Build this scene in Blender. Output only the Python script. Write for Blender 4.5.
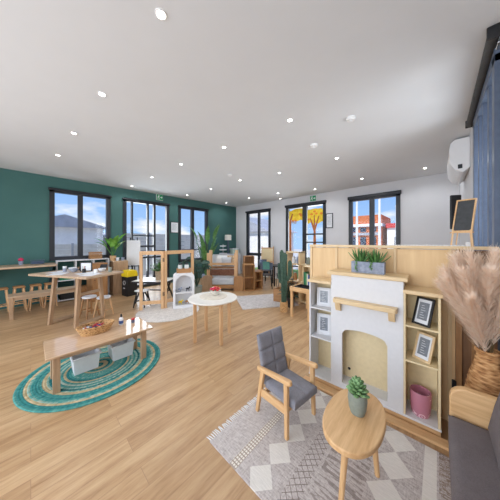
import bpy, bmesh, math, random
from mathutils import Vector, Matrix
random.seed(7)
R = math.radians
for o in list(bpy.data.objects): bpy.data.objects.remove(o, do_unlink=True)
SC = bpy.context.scene
COL = SC.collection

# ------------------------------------------------------------------ camera, sky, lights, exposure
cam_d = bpy.data.cameras.new('camera'); cam = bpy.data.objects.new('camera', cam_d); COL.objects.link(cam)
cam.location = (0, 0, 1.4); cam.rotation_euler = (R(90), 0, R(42.8))
cam_d.sensor_width = 36; cam_d.lens = 36*203/500; cam_d.shift_y = -0.018; cam_d.clip_start = 0.02
SC.camera = cam
SC.view_settings.view_transform = 'Standard'; SC.view_settings.look = 'None'
SC.view_settings.gamma = 1; SC.view_settings.exposure = 0.4

def lin(c):
    return tuple(((v/255)/12.92 if v/255 <= .04045 else ((v/255+.055)/1.055)**2.4) for v in c)

W = bpy.data.worlds.new('sky'); SC.world = W; W.use_nodes = True
nt = W.node_tree; nt.nodes.clear()
def wn(t, **k):
    n = nt.nodes.new(t)
    for a, b in k.items(): setattr(n, a, b)
    return n
tc = wn('ShaderNodeTexCoord'); sep = wn('ShaderNodeSeparateXYZ'); nt.links.new(tc.outputs['Generated'], sep.inputs[0])
gr = wn('ShaderNodeValToRGB'); nt.links.new(sep.outputs['Z'], gr.inputs[0])
gr.color_ramp.elements[0].position = 0.0; gr.color_ramp.elements[0].color = (*lin((170, 206, 246)), 1)
gr.color_ramp.elements[1].position = .45; gr.color_ramp.elements[1].color = (*lin((84, 148, 236)), 1)
mp = wn('ShaderNodeMapping'); mp.inputs['Scale'].default_value = (3.2, 3.2, 9); nt.links.new(tc.outputs['Generated'], mp.inputs[0])
nz = wn('ShaderNodeTexNoise'); nz.inputs['Scale'].default_value = 1.5; nz.inputs['Detail'].default_value = 6; nt.links.new(mp.outputs[0], nz.inputs['Vector'])
cr = wn('ShaderNodeValToRGB'); cr.color_ramp.elements[0].position = .5; cr.color_ramp.elements[1].position = .66
nt.links.new(nz.outputs['Fac'], cr.inputs[0])
mx = wn('ShaderNodeMix', data_type='RGBA'); nt.links.new(cr.outputs[0], mx.inputs['Factor']); nt.links.new(gr.outputs[0], mx.inputs['A'])
mx.inputs['B'].default_value = (*lin((250, 250, 252)), 1)
bg = wn('ShaderNodeBackground'); bg.inputs[1].default_value = .85; nt.links.new(mx.outputs['Result'], bg.inputs[0])
wo = wn('ShaderNodeOutputWorld'); nt.links.new(bg.outputs[0], wo.inputs[0])

def area(name, loc, rot, sx, sy, power, color=(1, 1, 1)):
    l = bpy.data.lights.new(name, 'AREA'); l.shape = 'RECTANGLE'; l.size = sx; l.size_y = sy; l.energy = power; l.color = color
    o = bpy.data.objects.new(name, l); COL.objects.link(o); o.location = loc; o.rotation_euler = rot
    return o
# added fill lamp behind the camera; daylight through the big window on the right
area('rear_fill', (-2.2, -2.9, 1.5), (R(88), 0, 0), 4.4, 2.6, 128, (.9, .95, 1))
area('daylight_right', (1.1, 2.9, 1.5), (R(76), 0, R(90)), 1.3, 1.9, 44, (.92, .97, 1))
area('daylight_door', (-7.3, 2.45, 1.5), (R(94), 0, R(-90)), 1.2, 2.2, 55, (.88, .95, 1))
area('daylight_back', (-3.2, 6.9, 1.5), (R(104), 0, R(180)), 1.3, 2.2, 75, (.88, .95, 1))
sun_l = bpy.data.lights.new('sun', 'SUN'); sun_l.energy = 2.6; sun_l.angle = R(3); sun_l.color = (1, .97, .92)
sun = bpy.data.objects.new('sun', sun_l); COL.objects.link(sun); sun.rotation_euler = (R(40), 0, 0)
LAMP_W = 11.0

# ------------------------------------------------------------------ materials
MATS = {}
def newmat(name):
    m = bpy.data.materials.new(name); m.use_nodes = True
    m.node_tree.nodes.clear(); MATS[name] = m
    return m
class NT:
    def __init__(s, m): s.t = m.node_tree
    def n(s, t, **k):
        n = s.t.nodes.new(t)
        for a, b in k.items(): setattr(n, a, b)
        return n
    def l(s, a, b): s.t.links.new(a, b)
    def val(s, inp, v):
        if isinstance(v, (int, float)): inp.default_value = v
        else: s.l(v, inp)
    def m(s, op, a, b=0, c=0):
        n = s.n('ShaderNodeMath', operation=op)
        s.val(n.inputs[0], a); s.val(n.inputs[1], b); s.val(n.inputs[2], c)
        return n.outputs[0]
    def ramp(s, fac, stops, interp='LINEAR'):
        n = s.n('ShaderNodeValToRGB'); n.color_ramp.interpolation = interp
        e = n.color_ramp.elements
        while len(e) < len(stops): e.new(.5)
        for i, (p, c) in enumerate(stops): e[i].position = p; e[i].color = (*lin(c), 1)
        s.l(fac, n.inputs[0]); return n.outputs[0]
    def mix(s, f, a, b, mode='MIX'):
        n = s.n('ShaderNodeMix', data_type='RGBA', blend_type=mode)
        s.val(n.inputs['Factor'], f)
        for k, v in (('A', a), ('B', b)):
            if isinstance(v, tuple): n.inputs[k].default_value = (*lin(v), 1)
            else: s.l(v, n.inputs[k])
        return n.outputs['Result']
    def coord(s, scale=(1, 1, 1), kind='Object', rot=(0, 0, 0)):
        c = s.n('ShaderNodeTexCoord'); mp = s.n('ShaderNodeMapping')
        mp.inputs['Scale'].default_value = scale; mp.inputs['Rotation'].default_value = rot
        s.l(c.outputs[kind], mp.inputs[0]); return mp.outputs[0]
    def noise(s, vec, scale, detail=3, rough=.5):
        n = s.n('ShaderNodeTexNoise'); n.inputs['Scale'].default_value = scale; n.inputs['Detail'].default_value = detail
        n.inputs['Roughness'].default_value = rough; s.l(vec, n.inputs['Vector']); return n.outputs['Fac']
    def out(s, col, rough=.5, metal=0, bump=None, bstr=.2, bdist=.004, spec=.5, sheen=0):
        p = s.n('ShaderNodeBsdfPrincipled')
        if isinstance(col, tuple): p.inputs['Base Color'].default_value = (*lin(col), 1)
        else: s.l(col, p.inputs['Base Color'])
        s.val(p.inputs['Roughness'], rough); p.inputs['Metallic'].default_value = metal
        p.inputs['Specular IOR Level'].default_value = spec
        if sheen: p.inputs['Sheen Weight'].default_value = sheen
        if bump is not None:
            b = s.n('ShaderNodeBump'); b.inputs['Strength'].default_value = bstr; b.inputs['Distance'].default_value = bdist
            s.l(bump, b.inputs['Height']); s.l(b.outputs[0], p.inputs['Normal'])
        o = s.n('ShaderNodeOutputMaterial'); s.l(p.outputs[0], o.inputs[0]); return p
def plain(name, c, rough=.5, metal=0, var=6, scale=30, bump=.0, spec=.5):
    m = newmat(name); t = NT(m); f = t.noise(t.coord(), scale)
    col = t.ramp(f, [(.3, tuple(max(0, v-var) for v in c)), (.7, tuple(min(255, v+var) for v in c))])
    t.out(col, rough, metal, f if bump else None, bump, spec=spec); return m
def wood(name, c1, c2, axis='x', scale=1.0, rough=.45):
    m = newmat(name); t = NT(m)
    s = {'x': (1.2, 14, 14), 'y': (14, 1.2, 14), 'z': (14, 14, 1.2)}[axis]
    v = t.coord(tuple(k*scale for k in s))
    f = t.noise(v, 3.0, 5, .6); g = t.noise(v, 11, 2)
    col = t.ramp(t.m('ADD', t.m('MULTIPLY', f, .75), t.m('MULTIPLY', g, .25)), [(.33, c1), (.66, c2)])
    t.out(col, rough, 0, f, .08, .002); return m
def fabric(name, c, var=14, scale=220, rough=.95):
    m = newmat(name); t = NT(m); v = t.coord()
    f = t.noise(v, scale, 2); g = t.noise(v, 14, 3)
    col = t.ramp(t.m('ADD', t.m('MULTIPLY', f, .6), t.m('MULTIPLY', g, .4)), [(.32, tuple(max(0, k-var) for k in c)), (.68, tuple(min(255, k+var) for k in c))])
    t.out(col, rough, 0, f, .35, .002, spec=.2); return m
def emit(name, c, s):
    m = newmat(name); t = NT(m); e = t.n('ShaderNodeEmission'); e.inputs[0].default_value = (*lin(c), 1); e.inputs[1].default_value = s
    o = t.n('ShaderNodeOutputMaterial'); t.l(e.outputs[0], o.inputs[0]); return m

def floor_mat():
    m = newmat('oak_floor'); t = NT(m)
    c = t.n('ShaderNodeTexCoord'); mp = t.n('ShaderNodeMapping'); mp.inputs['Rotation'].default_value = (0, 0, R(90))
    t.l(c.outputs['Object'], mp.inputs[0])
    b = t.n('ShaderNodeTexBrick'); b.offset = .37; b.inputs['Scale'].default_value = 1
    b.inputs['Brick Width'].default_value = 1.25; b.inputs['Row Height'].default_value = .135
    b.inputs['Mortar Size'].default_value = .0012; b.inputs['Mortar Smooth'].default_value = .2; b.inputs['Bias'].default_value = 0
    b.inputs['Color1'].default_value = (0, 0, 0, 1); b.inputs['Color2'].default_value = (1, 1, 1, 1); b.inputs['Mortar'].default_value = (.5, .5, .5, 1)
    t.l(mp.outputs[0], b.inputs['Vector'])
    # per-plank offset of the grain
    ad = t.n('ShaderNodeVectorMath', operation='MULTIPLY_ADD'); t.l(b.outputs['Color'], ad.inputs[0]); ad.inputs[1].default_value = (7, 3, 5)
    t.l(c.outputs['Object'], ad.inputs[2])
    m2 = t.n('ShaderNodeMapping'); m2.inputs['Scale'].default_value = (9, .9, 9); t.l(ad.outputs[0], m2.inputs[0])
    f = t.noise(m2.outputs[0], 1.6, 6, .62); g = t.noise(m2.outputs[0], 9, 3, .6)
    gr = t.m('ADD', t.m('MULTIPLY', f, .7), t.m('MULTIPLY', g, .3))
    grain = t.ramp(gr, [(.32, (158, 120, 82)), (.47, (190, 154, 114)), (.64, (209, 176, 136))])
    tone = t.ramp(b.outputs['Color'], [(0, (236, 232, 227)), (1, (255, 255, 255))])
    col = t.mix(1.0, grain, tone, 'MULTIPLY')
    col = t.mix(b.outputs['Fac'], col, (156, 120, 90))
    t.out(col, t.m('ADD', .26, t.m('MULTIPLY', g, .16)), 0, t.m('SUBTRACT', gr, t.m('MULTIPLY', b.outputs['Fac'], .6)), .1, .002)
    return m
FLOOR = floor_mat()
CEIL = plain('ceiling_paint', (220, 223, 227), .9, var=1, scale=4, spec=.1)
GREEN = plain('green_wall_paint', (70, 108, 104), .75, var=2, scale=3, spec=.25)
GREYW = plain('pale_grey_wall_paint', (216, 216, 219), .85, var=2, scale=3, spec=.2)
WHITEP = plain('white_trim_paint', (238, 238, 238), .5, var=2)
BLACKF = plain('charcoal_aluminium', (34, 37, 44), .4, var=3)
SLATEF = plain('slate_aluminium', (88, 100, 120), .35, .2, var=4)
def glass_mat():
    m = newmat('window_glass'); t = NT(m)
    tr = t.n('ShaderNodeBsdfTransparent'); gl = t.n('ShaderNodeBsdfGlossy'); gl.inputs['Roughness'].default_value = .02
    fr = t.n('ShaderNodeFresnel'); fr.inputs[0].default_value = 1.45
    mx = t.n('ShaderNodeMixShader'); t.l(t.m('MULTIPLY', fr.outputs[0], .3), mx.inputs[0]); t.l(tr.outputs[0], mx.inputs[1]); t.l(gl.outputs[0], mx.inputs[2])
    o = t.n('ShaderNodeOutputMaterial'); t.l(mx.outputs[0], o.inputs[0]); return m
GLASS = glass_mat()
OAKX = wood('light_oak_x', (204, 158, 108), (230, 190, 140), 'x')
OAKY = wood('light_oak_y', (204, 158, 108), (230, 190, 140), 'y')
OAKZ = wood('light_oak_z', (204, 158, 108), (230, 190, 140), 'z')
PALEX = wood('pale_birch_x', (214, 184, 138), (234, 208, 166), 'x')
PALEZ = wood('pale_birch_z', (212, 180, 134), (230, 202, 158), 'z')
PINEX = wood('pine_x', (196, 150, 104), (222, 182, 138), 'x')
PINEZ = wood('pine_z', (196, 150, 104), (222, 182, 138), 'z')
WALNX = wood('honey_wood_x', (150, 105, 64), (184, 138, 92), 'x')
WALNZ = wood('honey_wood_z', (146, 102, 62), (180, 134, 88), 'z')
GREYWD = wood('weathered_wood_y', (168, 140, 112), (200, 174, 146), 'y')
GREYWZ = wood('weathered_wood_z', (160, 128, 98), (192, 160, 128), 'z')
TANP = wood('tan_panel', (222, 186, 138), (234, 202, 154), 'z', .4, .6)
BROWNP = wood('brown_panel', (112, 76, 48), (134, 96, 64), 'z', .5, .6)
CREAM = plain('cream_board', (232, 212, 170), .7, var=4)
WHITEB = plain('white_board', (222, 222, 224), .6, var=2)
WHITEPL = plain('white_plastic', (232, 234, 238), .4, var=3)
DARKFAB = fabric('charcoal_fabric', (138, 138, 146))
SOFAFAB = fabric('dark_grey_sofa_fabric', (112, 104, 105), 8)
BLACKP = plain('black_plastic', (28, 29, 32), .45, var=4)
BLACKM = plain('black_metal', (30, 30, 34), .4, .3, var=4)
YELLOW = plain('yellow_plastic', (244, 212, 28), .4, var=6)
SAGE = plain('sage_ceramic', (138, 146, 136), .55, var=5, scale=60)
SLATE = plain('slate_stone', (146, 154, 172), .8, var=16, scale=40, bump=.4)
TERRA = plain('soil', (72, 54, 42), .95, var=14, scale=80)
LEAF = plain('leaf_green', (74, 122, 58), .5, var=26, scale=16)
LEAFB = plain('leaf_bright_green', (104, 160, 60), .5, var=28, scale=14)
LEAFD = plain('leaf_dark_green', (42, 72, 58), .5, var=16, scale=16)
SUCC = plain('succulent_green', (112, 150, 98), .55, var=30, scale=26)
STEMC = plain('dry_stem', (112, 92, 60), .8, var=14)
MARBLE = plain('white_tabletop', (234, 230, 222), .35, var=6, scale=6)
WHITEFAB = fabric('white_linen', (230, 230, 230), 10)
GREYFAB = fabric('pale_grey_linen', (196, 200, 206), 12)
RUGGREY = fabric('grey_shag', (188, 182, 180), 26, 60)
RUGPALE = fabric('pale_shag', (214, 208, 202), 22, 60)
PRINT = plain('pale_print', (226, 228, 232), .5, var=4)
PRINTG = plain('grey_print', (120, 126, 134), .5, var=10)
SILVER = plain('steel', (190, 192, 196), .25, .9, var=4)
ACW = plain('air_conditioner_white', (236, 236, 238), .4, var=1)
RED = plain('red_glaze', (196, 40, 44), .45, var=20)
ORANGE = plain('orange_bloom', (236, 134, 50), .5, var=24)
PINK = plain('pink_bloom', (214, 50, 96), .5, var=24)
BLUE = plain('blue_label', (48, 84, 150), .45, var=10)
PURPLE = plain('purple_bits', (110, 70, 130), .6, var=40, scale=80)
TEALC = fabric('teal_cloth', (90, 140, 130), 14)
GREENBK = plain('green_cover', (34, 120, 84), .5, var=8)
BOARDG = plain('chalkboard', (62, 64, 66), .7, var=6)
EXITG = plain('exit_green', (20, 150, 92), .4, var=3)
LENS = emit('lamp_lens', (255, 252, 244), 14)
WICKER = None
def wicker():
    m = newmat('woven_seagrass'); t = NT(m); v = t.coord((14, 14, 46)); f = t.noise(v, 2.0, 4, .6)
    w = t.n('ShaderNodeTexVoronoi'); w.inputs['Scale'].default_value = 1.6; t.l(v, w.inputs['Vector'])
    col = t.ramp(t.m('ADD', t.m('MULTIPLY', f, .6), t.m('MULTIPLY', w.outputs['Distance'], .5)), [(.25, (92, 54, 24)), (.5, (176, 124, 76)), (.75, (216, 170, 118))])
    t.out(col, .8, 0, w.outputs['Distance'], .8, .006); return m
WICKER = wicker()
def wicker2():
    m = newmat('pale_wicker'); t = NT(m); v = t.coord((40, 40, 90)); w = t.n('ShaderNodeTexVoronoi'); w.inputs['Scale'].default_value = 1.4; t.l(v, w.inputs['Vector'])
    col = t.ramp(w.outputs['Distance'], [(.1, (224, 186, 134)), (.6, (190, 144, 92)), (.9, (110, 76, 44))])
    t.out(col, .75, 0, w.outputs['Distance'], .6, .004); return m
WICKERP = wicker2()
def pampas_mat():
    m = newmat('dried_pampas'); t = NT(m); f = t.noise(t.coord((20, 20, 20)), 2, 3)
    col = t.ramp(f, [(.3, (250, 228, 208)), (.7, (255, 244, 232))])
    d = t.n('ShaderNodeBsdfDiffuse'); e = t.n('ShaderNodeBsdfTranslucent'); t.l(col, d.inputs[0]); t.l(col, e.inputs[0])
    mx = t.n('ShaderNodeMixShader'); mx.inputs[0].default_value = .45; t.l(d.outputs[0], mx.inputs[1]); t.l(e.outputs[0], mx.inputs[2])
    o = t.n('ShaderNodeOutputMaterial'); t.l(mx.outputs[0], o.inputs[0]); return m
PAMPAS = pampas_mat()
def purple_pot():
    m = newmat('plum_glaze_with_rings'); t = NT(m); v = t.coord((1, 1, 1))
    w = t.n('ShaderNodeTexVoronoi'); w.inputs['Scale'].default_value = 19; w.inputs['Randomness'].default_value = .8; t.l(v, w.inputs['Vector'])
    d = w.outputs['Distance']; ring = t.m('LESS_THAN', t.m('ABSOLUTE', t.m('SUBTRACT', d, .34)), .055)
    dot = t.m('LESS_THAN', d, .12)
    k = t.m('GREATER_THAN', t.noise(v, 9, 1), .48)
    col = t.mix(t.m('MULTIPLY', t.m('MAXIMUM', ring, dot), k), (196, 128, 146), (240, 206, 212))
    t.out(col, .55); return m
PLUM = purple_pot()
def braid_mat():
    m = newmat('braided_teal_jute'); t = NT(m)
    c = t.n('ShaderNodeTexCoord'); s = t.n('ShaderNodeSeparateXYZ'); t.l(c.outputs['Object'], s.inputs[0])
    x, y = s.outputs[0], s.outputs[1]
    r = t.m('SQRT', t.m('ADD', t.m('MULTIPLY', x, x), t.m('MULTIPLY', y, y)))
    rn = t.m('DIVIDE', r, .63)
    ringi = t.m('FLOOR', t.m('MULTIPLY', rn, 30))
    wn_ = t.n('ShaderNodeTexWhiteNoise', noise_dimensions='1D'); t.l(ringi, wn_.inputs['W'])
    a = t.m('ARCTAN2', y, x)
    cb = t.n('ShaderNodeCombineXYZ'); t.l(t.m('MULTIPLY', a, 7), cb.inputs[0]); t.l(t.m('MULTIPLY', ringi, 3.1), cb.inputs[1])
    n = t.noise(cb.outputs[0], 2.2, 2)
    teal = t.ramp(t.m('ADD', t.m('MULTIPLY', n, .6), t.m('MULTIPLY', wn_.outputs[0], .45)), [(.2, (34, 84, 88)), (.42, (58, 130, 128)), (.6, (98, 158, 148)), (.78, (176, 186, 168))])
    jute = t.ramp(n, [(.3, (160, 146, 112)), (.7, (206, 188, 150))])
    jm = t.m('MAXIMUM', t.m('MULTIPLY', t.m('GREATER_THAN', rn, .66), t.m('LESS_THAN', rn, .712)), t.m('MULTIPLY', t.m('GREATER_THAN', rn, .865), t.m('LESS_THAN', rn, .905)))
    jm = t.m('MAXIMUM', jm, t.m('MULTIPLY', t.m('LESS_THAN', rn, .5), t.m('GREATER_THAN', wn_.outputs[0], .74)))
    col = t.mix(jm, teal, jute)
    ln = t.m('ABSOLUTE', t.m('SUBTRACT', t.m('FRACT', t.m('MULTIPLY', rn, 30)), .5))
    t.out(col, .95, 0, t.m('ADD', t.m('MULTIPLY', n, .4), t.m('SUBTRACT', .5, ln)), .7, .006, spec=.1); return m
BRAID = braid_mat()
def geo_mat():
    # rug-local: x across the bands (0 at the fringed end), y along them
    m = newmat('woven_geometric_rug'); t = NT(m)
    c = t.n('ShaderNodeTexCoord'); s = t.n('ShaderNodeSeparateXYZ'); t.l(c.outputs['Object'], s.inputs[0])
    x, y = s.outputs[0], s.outputs[1]
    mp = t.n('ShaderNodeMapping'); mp.inputs['Scale'].default_value = (150, 26, 1); t.l(c.outputs['Object'], mp.inputs[0])
    st = t.noise(mp.outputs[0], 1, 4, .7)
    mp2 = t.n('ShaderNodeMapping'); mp2.inputs['Scale'].default_value = (20, 110, 1); t.l(c.outputs['Object'], mp2.inputs[0])
    st2 = t.noise(mp2.outputs[0], 1, 3, .7)
    base = t.ramp(t.m('ADD', t.m('MULTIPLY', st, .45), t.m('MULTIPLY', st2, .55)), [(.36, (160, 150, 146)), (.5, (200, 192, 189)), (.64, (222, 216, 213))])
    cream = t.ramp(st2, [(.3, (222, 218, 212)), (.7, (238, 234, 228))])
    def band(a, b): return t.m('MULTIPLY', t.m('GREATER_THAN', x, a), t.m('LESS_THAN', x, b))
    def diamonds(x0, w, p, off=0):
        fy = t.m('ABSOLUTE', t.m('SUBTRACT', t.m('FRACT', t.m('DIVIDE', t.m('ADD', y, off), p)), .5))
        fx = t.m('ABSOLUTE', t.m('DIVIDE', t.m('SUBTRACT', x, x0), w))
        return t.m('LESS_THAN', t.m('ADD', t.m('MULTIPLY', fy, 2), fx), 1.0)
    def checks(p): 
        a = t.m('GREATER_THAN', t.m('FRACT', t.m('DIVIDE', x, p)), .5); b = t.m('GREATER_THAN', t.m('FRACT', t.m('DIVIDE', y, p)), .5)
        return t.m('ABSOLUTE', t.m('SUBTRACT', a, b))
    col = base
    dots = t.m('MULTIPLY', t.m('GREATER_THAN', t.m('FRACT', t.m('DIVIDE', y, .022)), .35), t.m('GREATER_THAN', t.m('FRACT', t.m('DIVIDE', x, .016)), .3))
    for a in (.205, 1.1):
        col = t.mix(band(a, a+.055), col, (172, 158, 146)); col = t.mix(t.m('MULTIPLY', band(a, a+.055), dots), col, (236, 230, 220))
    col = t.mix(band(1.1, 1.16), col, cream)
    col = t.mix(diamonds(.40, .085, .19, .02), col, cream)
    col = t.mix(diamonds(.96, .1, .21, .05), col, cream)
    # thin dark lattice between the diamonds
    d2 = t.m('ABSOLUTE', t.m('SUBTRACT', t.m('FRACT', t.m('MULTIPLY', t.m('ADD', x, y), 22)), .5)); d3 = t.m('ABSOLUTE', t.m('SUBTRACT', t.m('FRACT', t.m('MULTIPLY', t.m('SUBTRACT', x, y), 22)), .5))
    lat = t.m('MAXIMUM', t.m('LESS_THAN', d2, .06), t.m('LESS_THAN', d3, .06))
    col = t.mix(t.m('MULTIPLY', t.m('MULTIPLY', band(.53, .62), lat), .8), col, (112, 98, 90))
    dk = t.m('MULTIPLY', band(.64, .86), t.m('GREATER_THAN', t.noise(mp2.outputs[0], .35, 2), .52))
    col = t.mix(t.m('MULTIPLY', dk, .55), col, (122, 108, 102))
    bw = t.m('MULTIPLY', t.m('GREATER_THAN', x, 1.17), t.m('GREATER_THAN', st2, .5)); col = t.mix(t.m('MULTIPLY', bw, .75), col, (124, 98, 76))
    t.out(col, .97, 0, t.m('ADD', st, st2), .6, .004, spec=.08); return m
GEO = geo_mat()

# ------------------------------------------------------------------ mesh builder
class MB:
    def __init__(s): s.v = []; s.f = []; s.mi = []; s.M = None
    def add(s, vs, fs, mi=0):
        b = len(s.v)
        for p in vs:
            p = Vector(p); s.v.append(s.M @ p if s.M else p)
        for f in fs: s.f.append([b+i for i in f]); s.mi.append(mi)
        return s
    def box(s, x0, x1, y0, y1, z0, z1, mi=0, M=None):
        vs = [Vector((x, y, z)) for z in (z0, z1) for x, y in ((x0, y0), (x1, y0), (x1, y1), (x0, y1))]
        if M: vs = [M @ p for p in vs]
        return s.add(vs, [(0, 3, 2, 1), (4, 5, 6, 7), (0, 1, 5, 4), (1, 2, 6, 5), (2, 3, 7, 6), (3, 0, 4, 7)], mi)
    def beam(s, p, q, w, d, up=(0, 0, 1), w1=None, d1=None, mi=0):
        p, q = Vector(p), Vector(q); z = (q-p).normalized(); u = Vector(up)
        if abs(z.dot(u)) > .98: u = Vector((0, 1, 0))
        x = u.cross(z).normalized(); y = z.cross(x)
        w1 = w if w1 is None else w1; d1 = d if d1 is None else d1
        vs = [p + x*(a*w/2) + y*(b*d/2) for a, b in ((-1, -1), (1, -1), (1, 1), (-1, 1))] + [q + x*(a*w1/2) + y*(b*d1/2) for a, b in ((-1, -1), (1, -1), (1, 1), (-1, 1))]
        return s.add(vs, [(0, 3, 2, 1), (4, 5, 6, 7), (0, 1, 5, 4), (1, 2, 6, 5), (2, 3, 7, 6), (3, 0, 4, 7)], mi)
    def tube(s, pts, r, n=10, mi=0, cap=True):
        pts = [Vector(p) for p in pts]; k = len(pts); rs = r if isinstance(r, (list, tuple)) else [r]*k
        vs = []; ref = None
        for i, p in enumerate(pts):
            d = (pts[min(i+1, k-1)]-pts[max(i-1, 0)]).normalized()
            if ref is None: ref = Vector((0, 0, 1)) if abs(d.z) < .9 else Vector((1, 0, 0))
            x = ref.cross(d).normalized(); y = d.cross(x); ref = y.cross(d)*-1 if False else ref
            for j in range(n):
                a = 2*math.pi*j/n; vs.append(p + (x*math.cos(a)+y*math.sin(a))*rs[i])
        fs = [(i*n+j, i*n+(j+1) % n, (i+1)*n+(j+1) % n, (i+1)*n+j) for i in range(k-1) for j in range(n)]
        if cap: fs += [tuple(range(n))[::-1], tuple((k-1)*n+j for j in range(n))]
        return s.add(vs, fs, mi)
    def lathe(s, prof, n=32, c=(0, 0, 0), sx=1, sy=1, mi=0):
        vs = []; fs = []; c = Vector(c); k = len(prof)
        for r, z in prof:
            for j in range(n):
                a = 2*math.pi*j/n; vs.append(c + Vector((r*math.cos(a)*sx, r*math.sin(a)*sy, z)))
        fs = [(i*n+j, i*n+(j+1) % n, (i+1)*n+(j+1) % n, (i+1)*n+j) for i in range(k-1) for j in range(n)]
        if prof[0][0] > 1e-5: fs.append(tuple(range(n))[::-1])
        if prof[-1][0] > 1e-5: fs.append(tuple((k-1)*n+j for j in range(n)))
        return s.add(vs, fs, mi)
    def prism(s, pts, axis, a, b, mi=0):
        # 2D outline (counter-clockwise) swept along axis from a to b
        def P(u, v, w): return {'x': (w, u, v), 'y': (u, w, v), 'z': (u, v, w)}[axis]
        n = len(pts)
        vs = [P(u, v, a) for u, v in pts] + [P(u, v, b) for u, v in pts]
        fs = [tuple(range(n))[::-1], tuple(range(n, 2*n))] + [(i, (i+1) % n, n+(i+1) % n, n+i) for i in range(n)]
        return s.add(vs, fs, mi)
    def ball(s, c, rx, ry=None, rz=None, n=12, k=8, mi=0):
        ry = ry or rx; rz = rz or rx
        prof = [(max(1e-6, math.sin(math.pi*i/k)), -math.cos(math.pi*i/k)) for i in range(k+1)]
        vs = [Vector(c)+Vector((r*rx*math.cos(2*math.pi*j/n), r*ry*math.sin(2*math.pi*j/n), z*rz)) for r, z in prof for j in range(n)]
        return s.add(vs, [(i*n+j, i*n+(j+1) % n, (i+1)*n+(j+1) % n, (i+1)*n+j) for i in range(k) for j in range(n)], mi)
    def leaf(s, base, d, L, w, curl=.3, up=(0, 0, 1), seg=6, fold=.15, tip=1.0, th=.0015, mi=0):
        # a leaf blade with thickness, bending towards -up along its length
        base = Vector(base); d = Vector(d).normalized(); up = Vector(up)
        side = d.cross(up)
        if side.length < .05: side = d.cross(Vector((1, .2, 0)))
        side.normalize(); nrm = side.cross(d).normalized()
        vs = []; p = base.copy(); ang = 0
        for i in range(seg+1):
            t = i/seg; wd = w*max(.03, math.sin(math.pi*min(1, (t*.94+.04))**tip))*.5
            dd = (d*math.cos(ang) - nrm*math.sin(ang)); nn = (nrm*math.cos(ang) + d*math.sin(ang))
            for q in (th/2, -th/2):
                vs += [p - side*wd + nn*(fold*wd+q), p + nn*q, p + side*wd + nn*(fold*wd+q)]
            p = p + dd*(L/seg); ang += curl/seg*2
        fs = []
        for i in range(seg):
            a, b = i*6, (i+1)*6
            for j in (0, 1):
                fs.append((a+j, a+j+1, b+j+1, b+j)); fs.append((a+3+j, b+3+j, b+4+j, a+4+j))
            fs.append((a, b, b+3, a+3)); fs.append((a+2, a+5, b+5, b+2))
        fs += [(0, 3, 4, 1), (1, 4, 5, 2)]; e = seg*6; fs += [(e, e+1, e+4, e+3), (e+1, e+2, e+5, e+4)]
        return s.add(vs, fs, mi)
    def build(s, name, mat, parent=None, bevel=0, smooth=True, seg=2, sub=0, loc=None, rz=0, ang=38):
        me = bpy.data.meshes.new(name); me.from_pydata([tuple(p) for p in s.v], [], s.f)
        for m in (mat if isinstance(mat, (list, tuple)) else [mat]): me.materials.append(m)
        for p, i in zip(me.polygons, s.mi): p.material_index = i
        bm = bmesh.new(); bm.from_mesh(me); bmesh.ops.recalc_face_normals(bm, faces=bm.faces); bm.to_mesh(me); bm.free()
        me.update()
        if smooth:
            me.polygons.foreach_set('use_smooth', [True]*len(me.polygons)); me.set_sharp_from_angle(angle=R(ang))
        o = bpy.data.objects.new(name, me); COL.objects.link(o)
        if parent: o.parent = parent
        if loc: o.location = loc; o.rotation_euler = (0, 0, rz)
        if bevel:
            b = o.modifiers.new('round', 'BEVEL'); b.width = bevel; b.segments = seg; b.limit_method = 'ANGLE'; b.angle_limit = R(40)
        if sub:
            b = o.modifiers.new('smooth', 'SUBSURF'); b.levels = sub; b.render_levels = sub
        return o
def tag(o, label, cat, group=None, kind=None):
    o['label'] = label; o['category'] = cat
    if group: o['group'] = group
    if kind: o['kind'] = kind
    return o
def thing(name, label, cat, loc=(0, 0, 0), rz=0, group=None):
    o = bpy.data.objects.new(name, None); o.empty_display_size = .05; COL.objects.link(o)
    o.location = loc; o.rotation_euler = (0, 0, R(rz)); return tag(o, label, cat, group)
def dup(o, loc=None, rz=None, label=None, parent=None):
    c = o.copy(); COL.objects.link(c)
    if parent: c.parent = parent
    if loc is not None: c.location = loc
    if rz is not None: c.rotation_euler = (0, 0, R(rz))
    if label: c['label'] = label
    for ch in list(o.children): dup(ch, parent=c)
    return c
def plabel(o, t): o['label'] = t; return o

# ------------------------------------------------------------------ the room
XL, XR, YB, YF, ZC = -6.58, .33, 6.2, -3.0, 2.9
tag(MB().box(XL-.15, XR+.15, YF, YB+.15, -.1, 0).build('floor', FLOOR, smooth=False), 'light oak plank floor running through the whole room', 'floor', kind='structure')
tag(MB().box(XL-.15, XR+.15, YF, YB+.15, ZC, ZC+.12).build('ceiling', CEIL, smooth=False), 'flat white ceiling dotted with round downlights', 'ceiling', kind='structure')
def wall(name, mat, axis, pos, th, a0, a1, holes, label):
    # wall slab at axis=pos, thickness th outwards, running a0..a1; holes (b0,b1,z0,z1)
    m = MB(); cur = a0
    def put(b0, b1, z0, z1):
        if b1-b0 < 1e-4 or z1-z0 < 1e-4: return
        lo, hi = min(pos, pos+th), max(pos, pos+th)
        if axis == 'x': m.box(lo, hi, b0, b1, z0, z1)
        else: m.box(b0, b1, lo, hi, z0, z1)
    for b0, b1, z0, z1 in sorted(holes):
        put(cur, b0, 0, ZC); put(b0, b1, 0, z0); put(b0, b1, z1, ZC); cur = b1
    put(cur, a1, 0, ZC)
    return tag(m.build(name, mat, smooth=False), label, 'wall', kind='structure')
H_G = [(.32, 1.45, .97, 2.6), (1.81, 3.1, .02, 2.6), (3.49, 4.65, .7, 2.6)]
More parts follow.
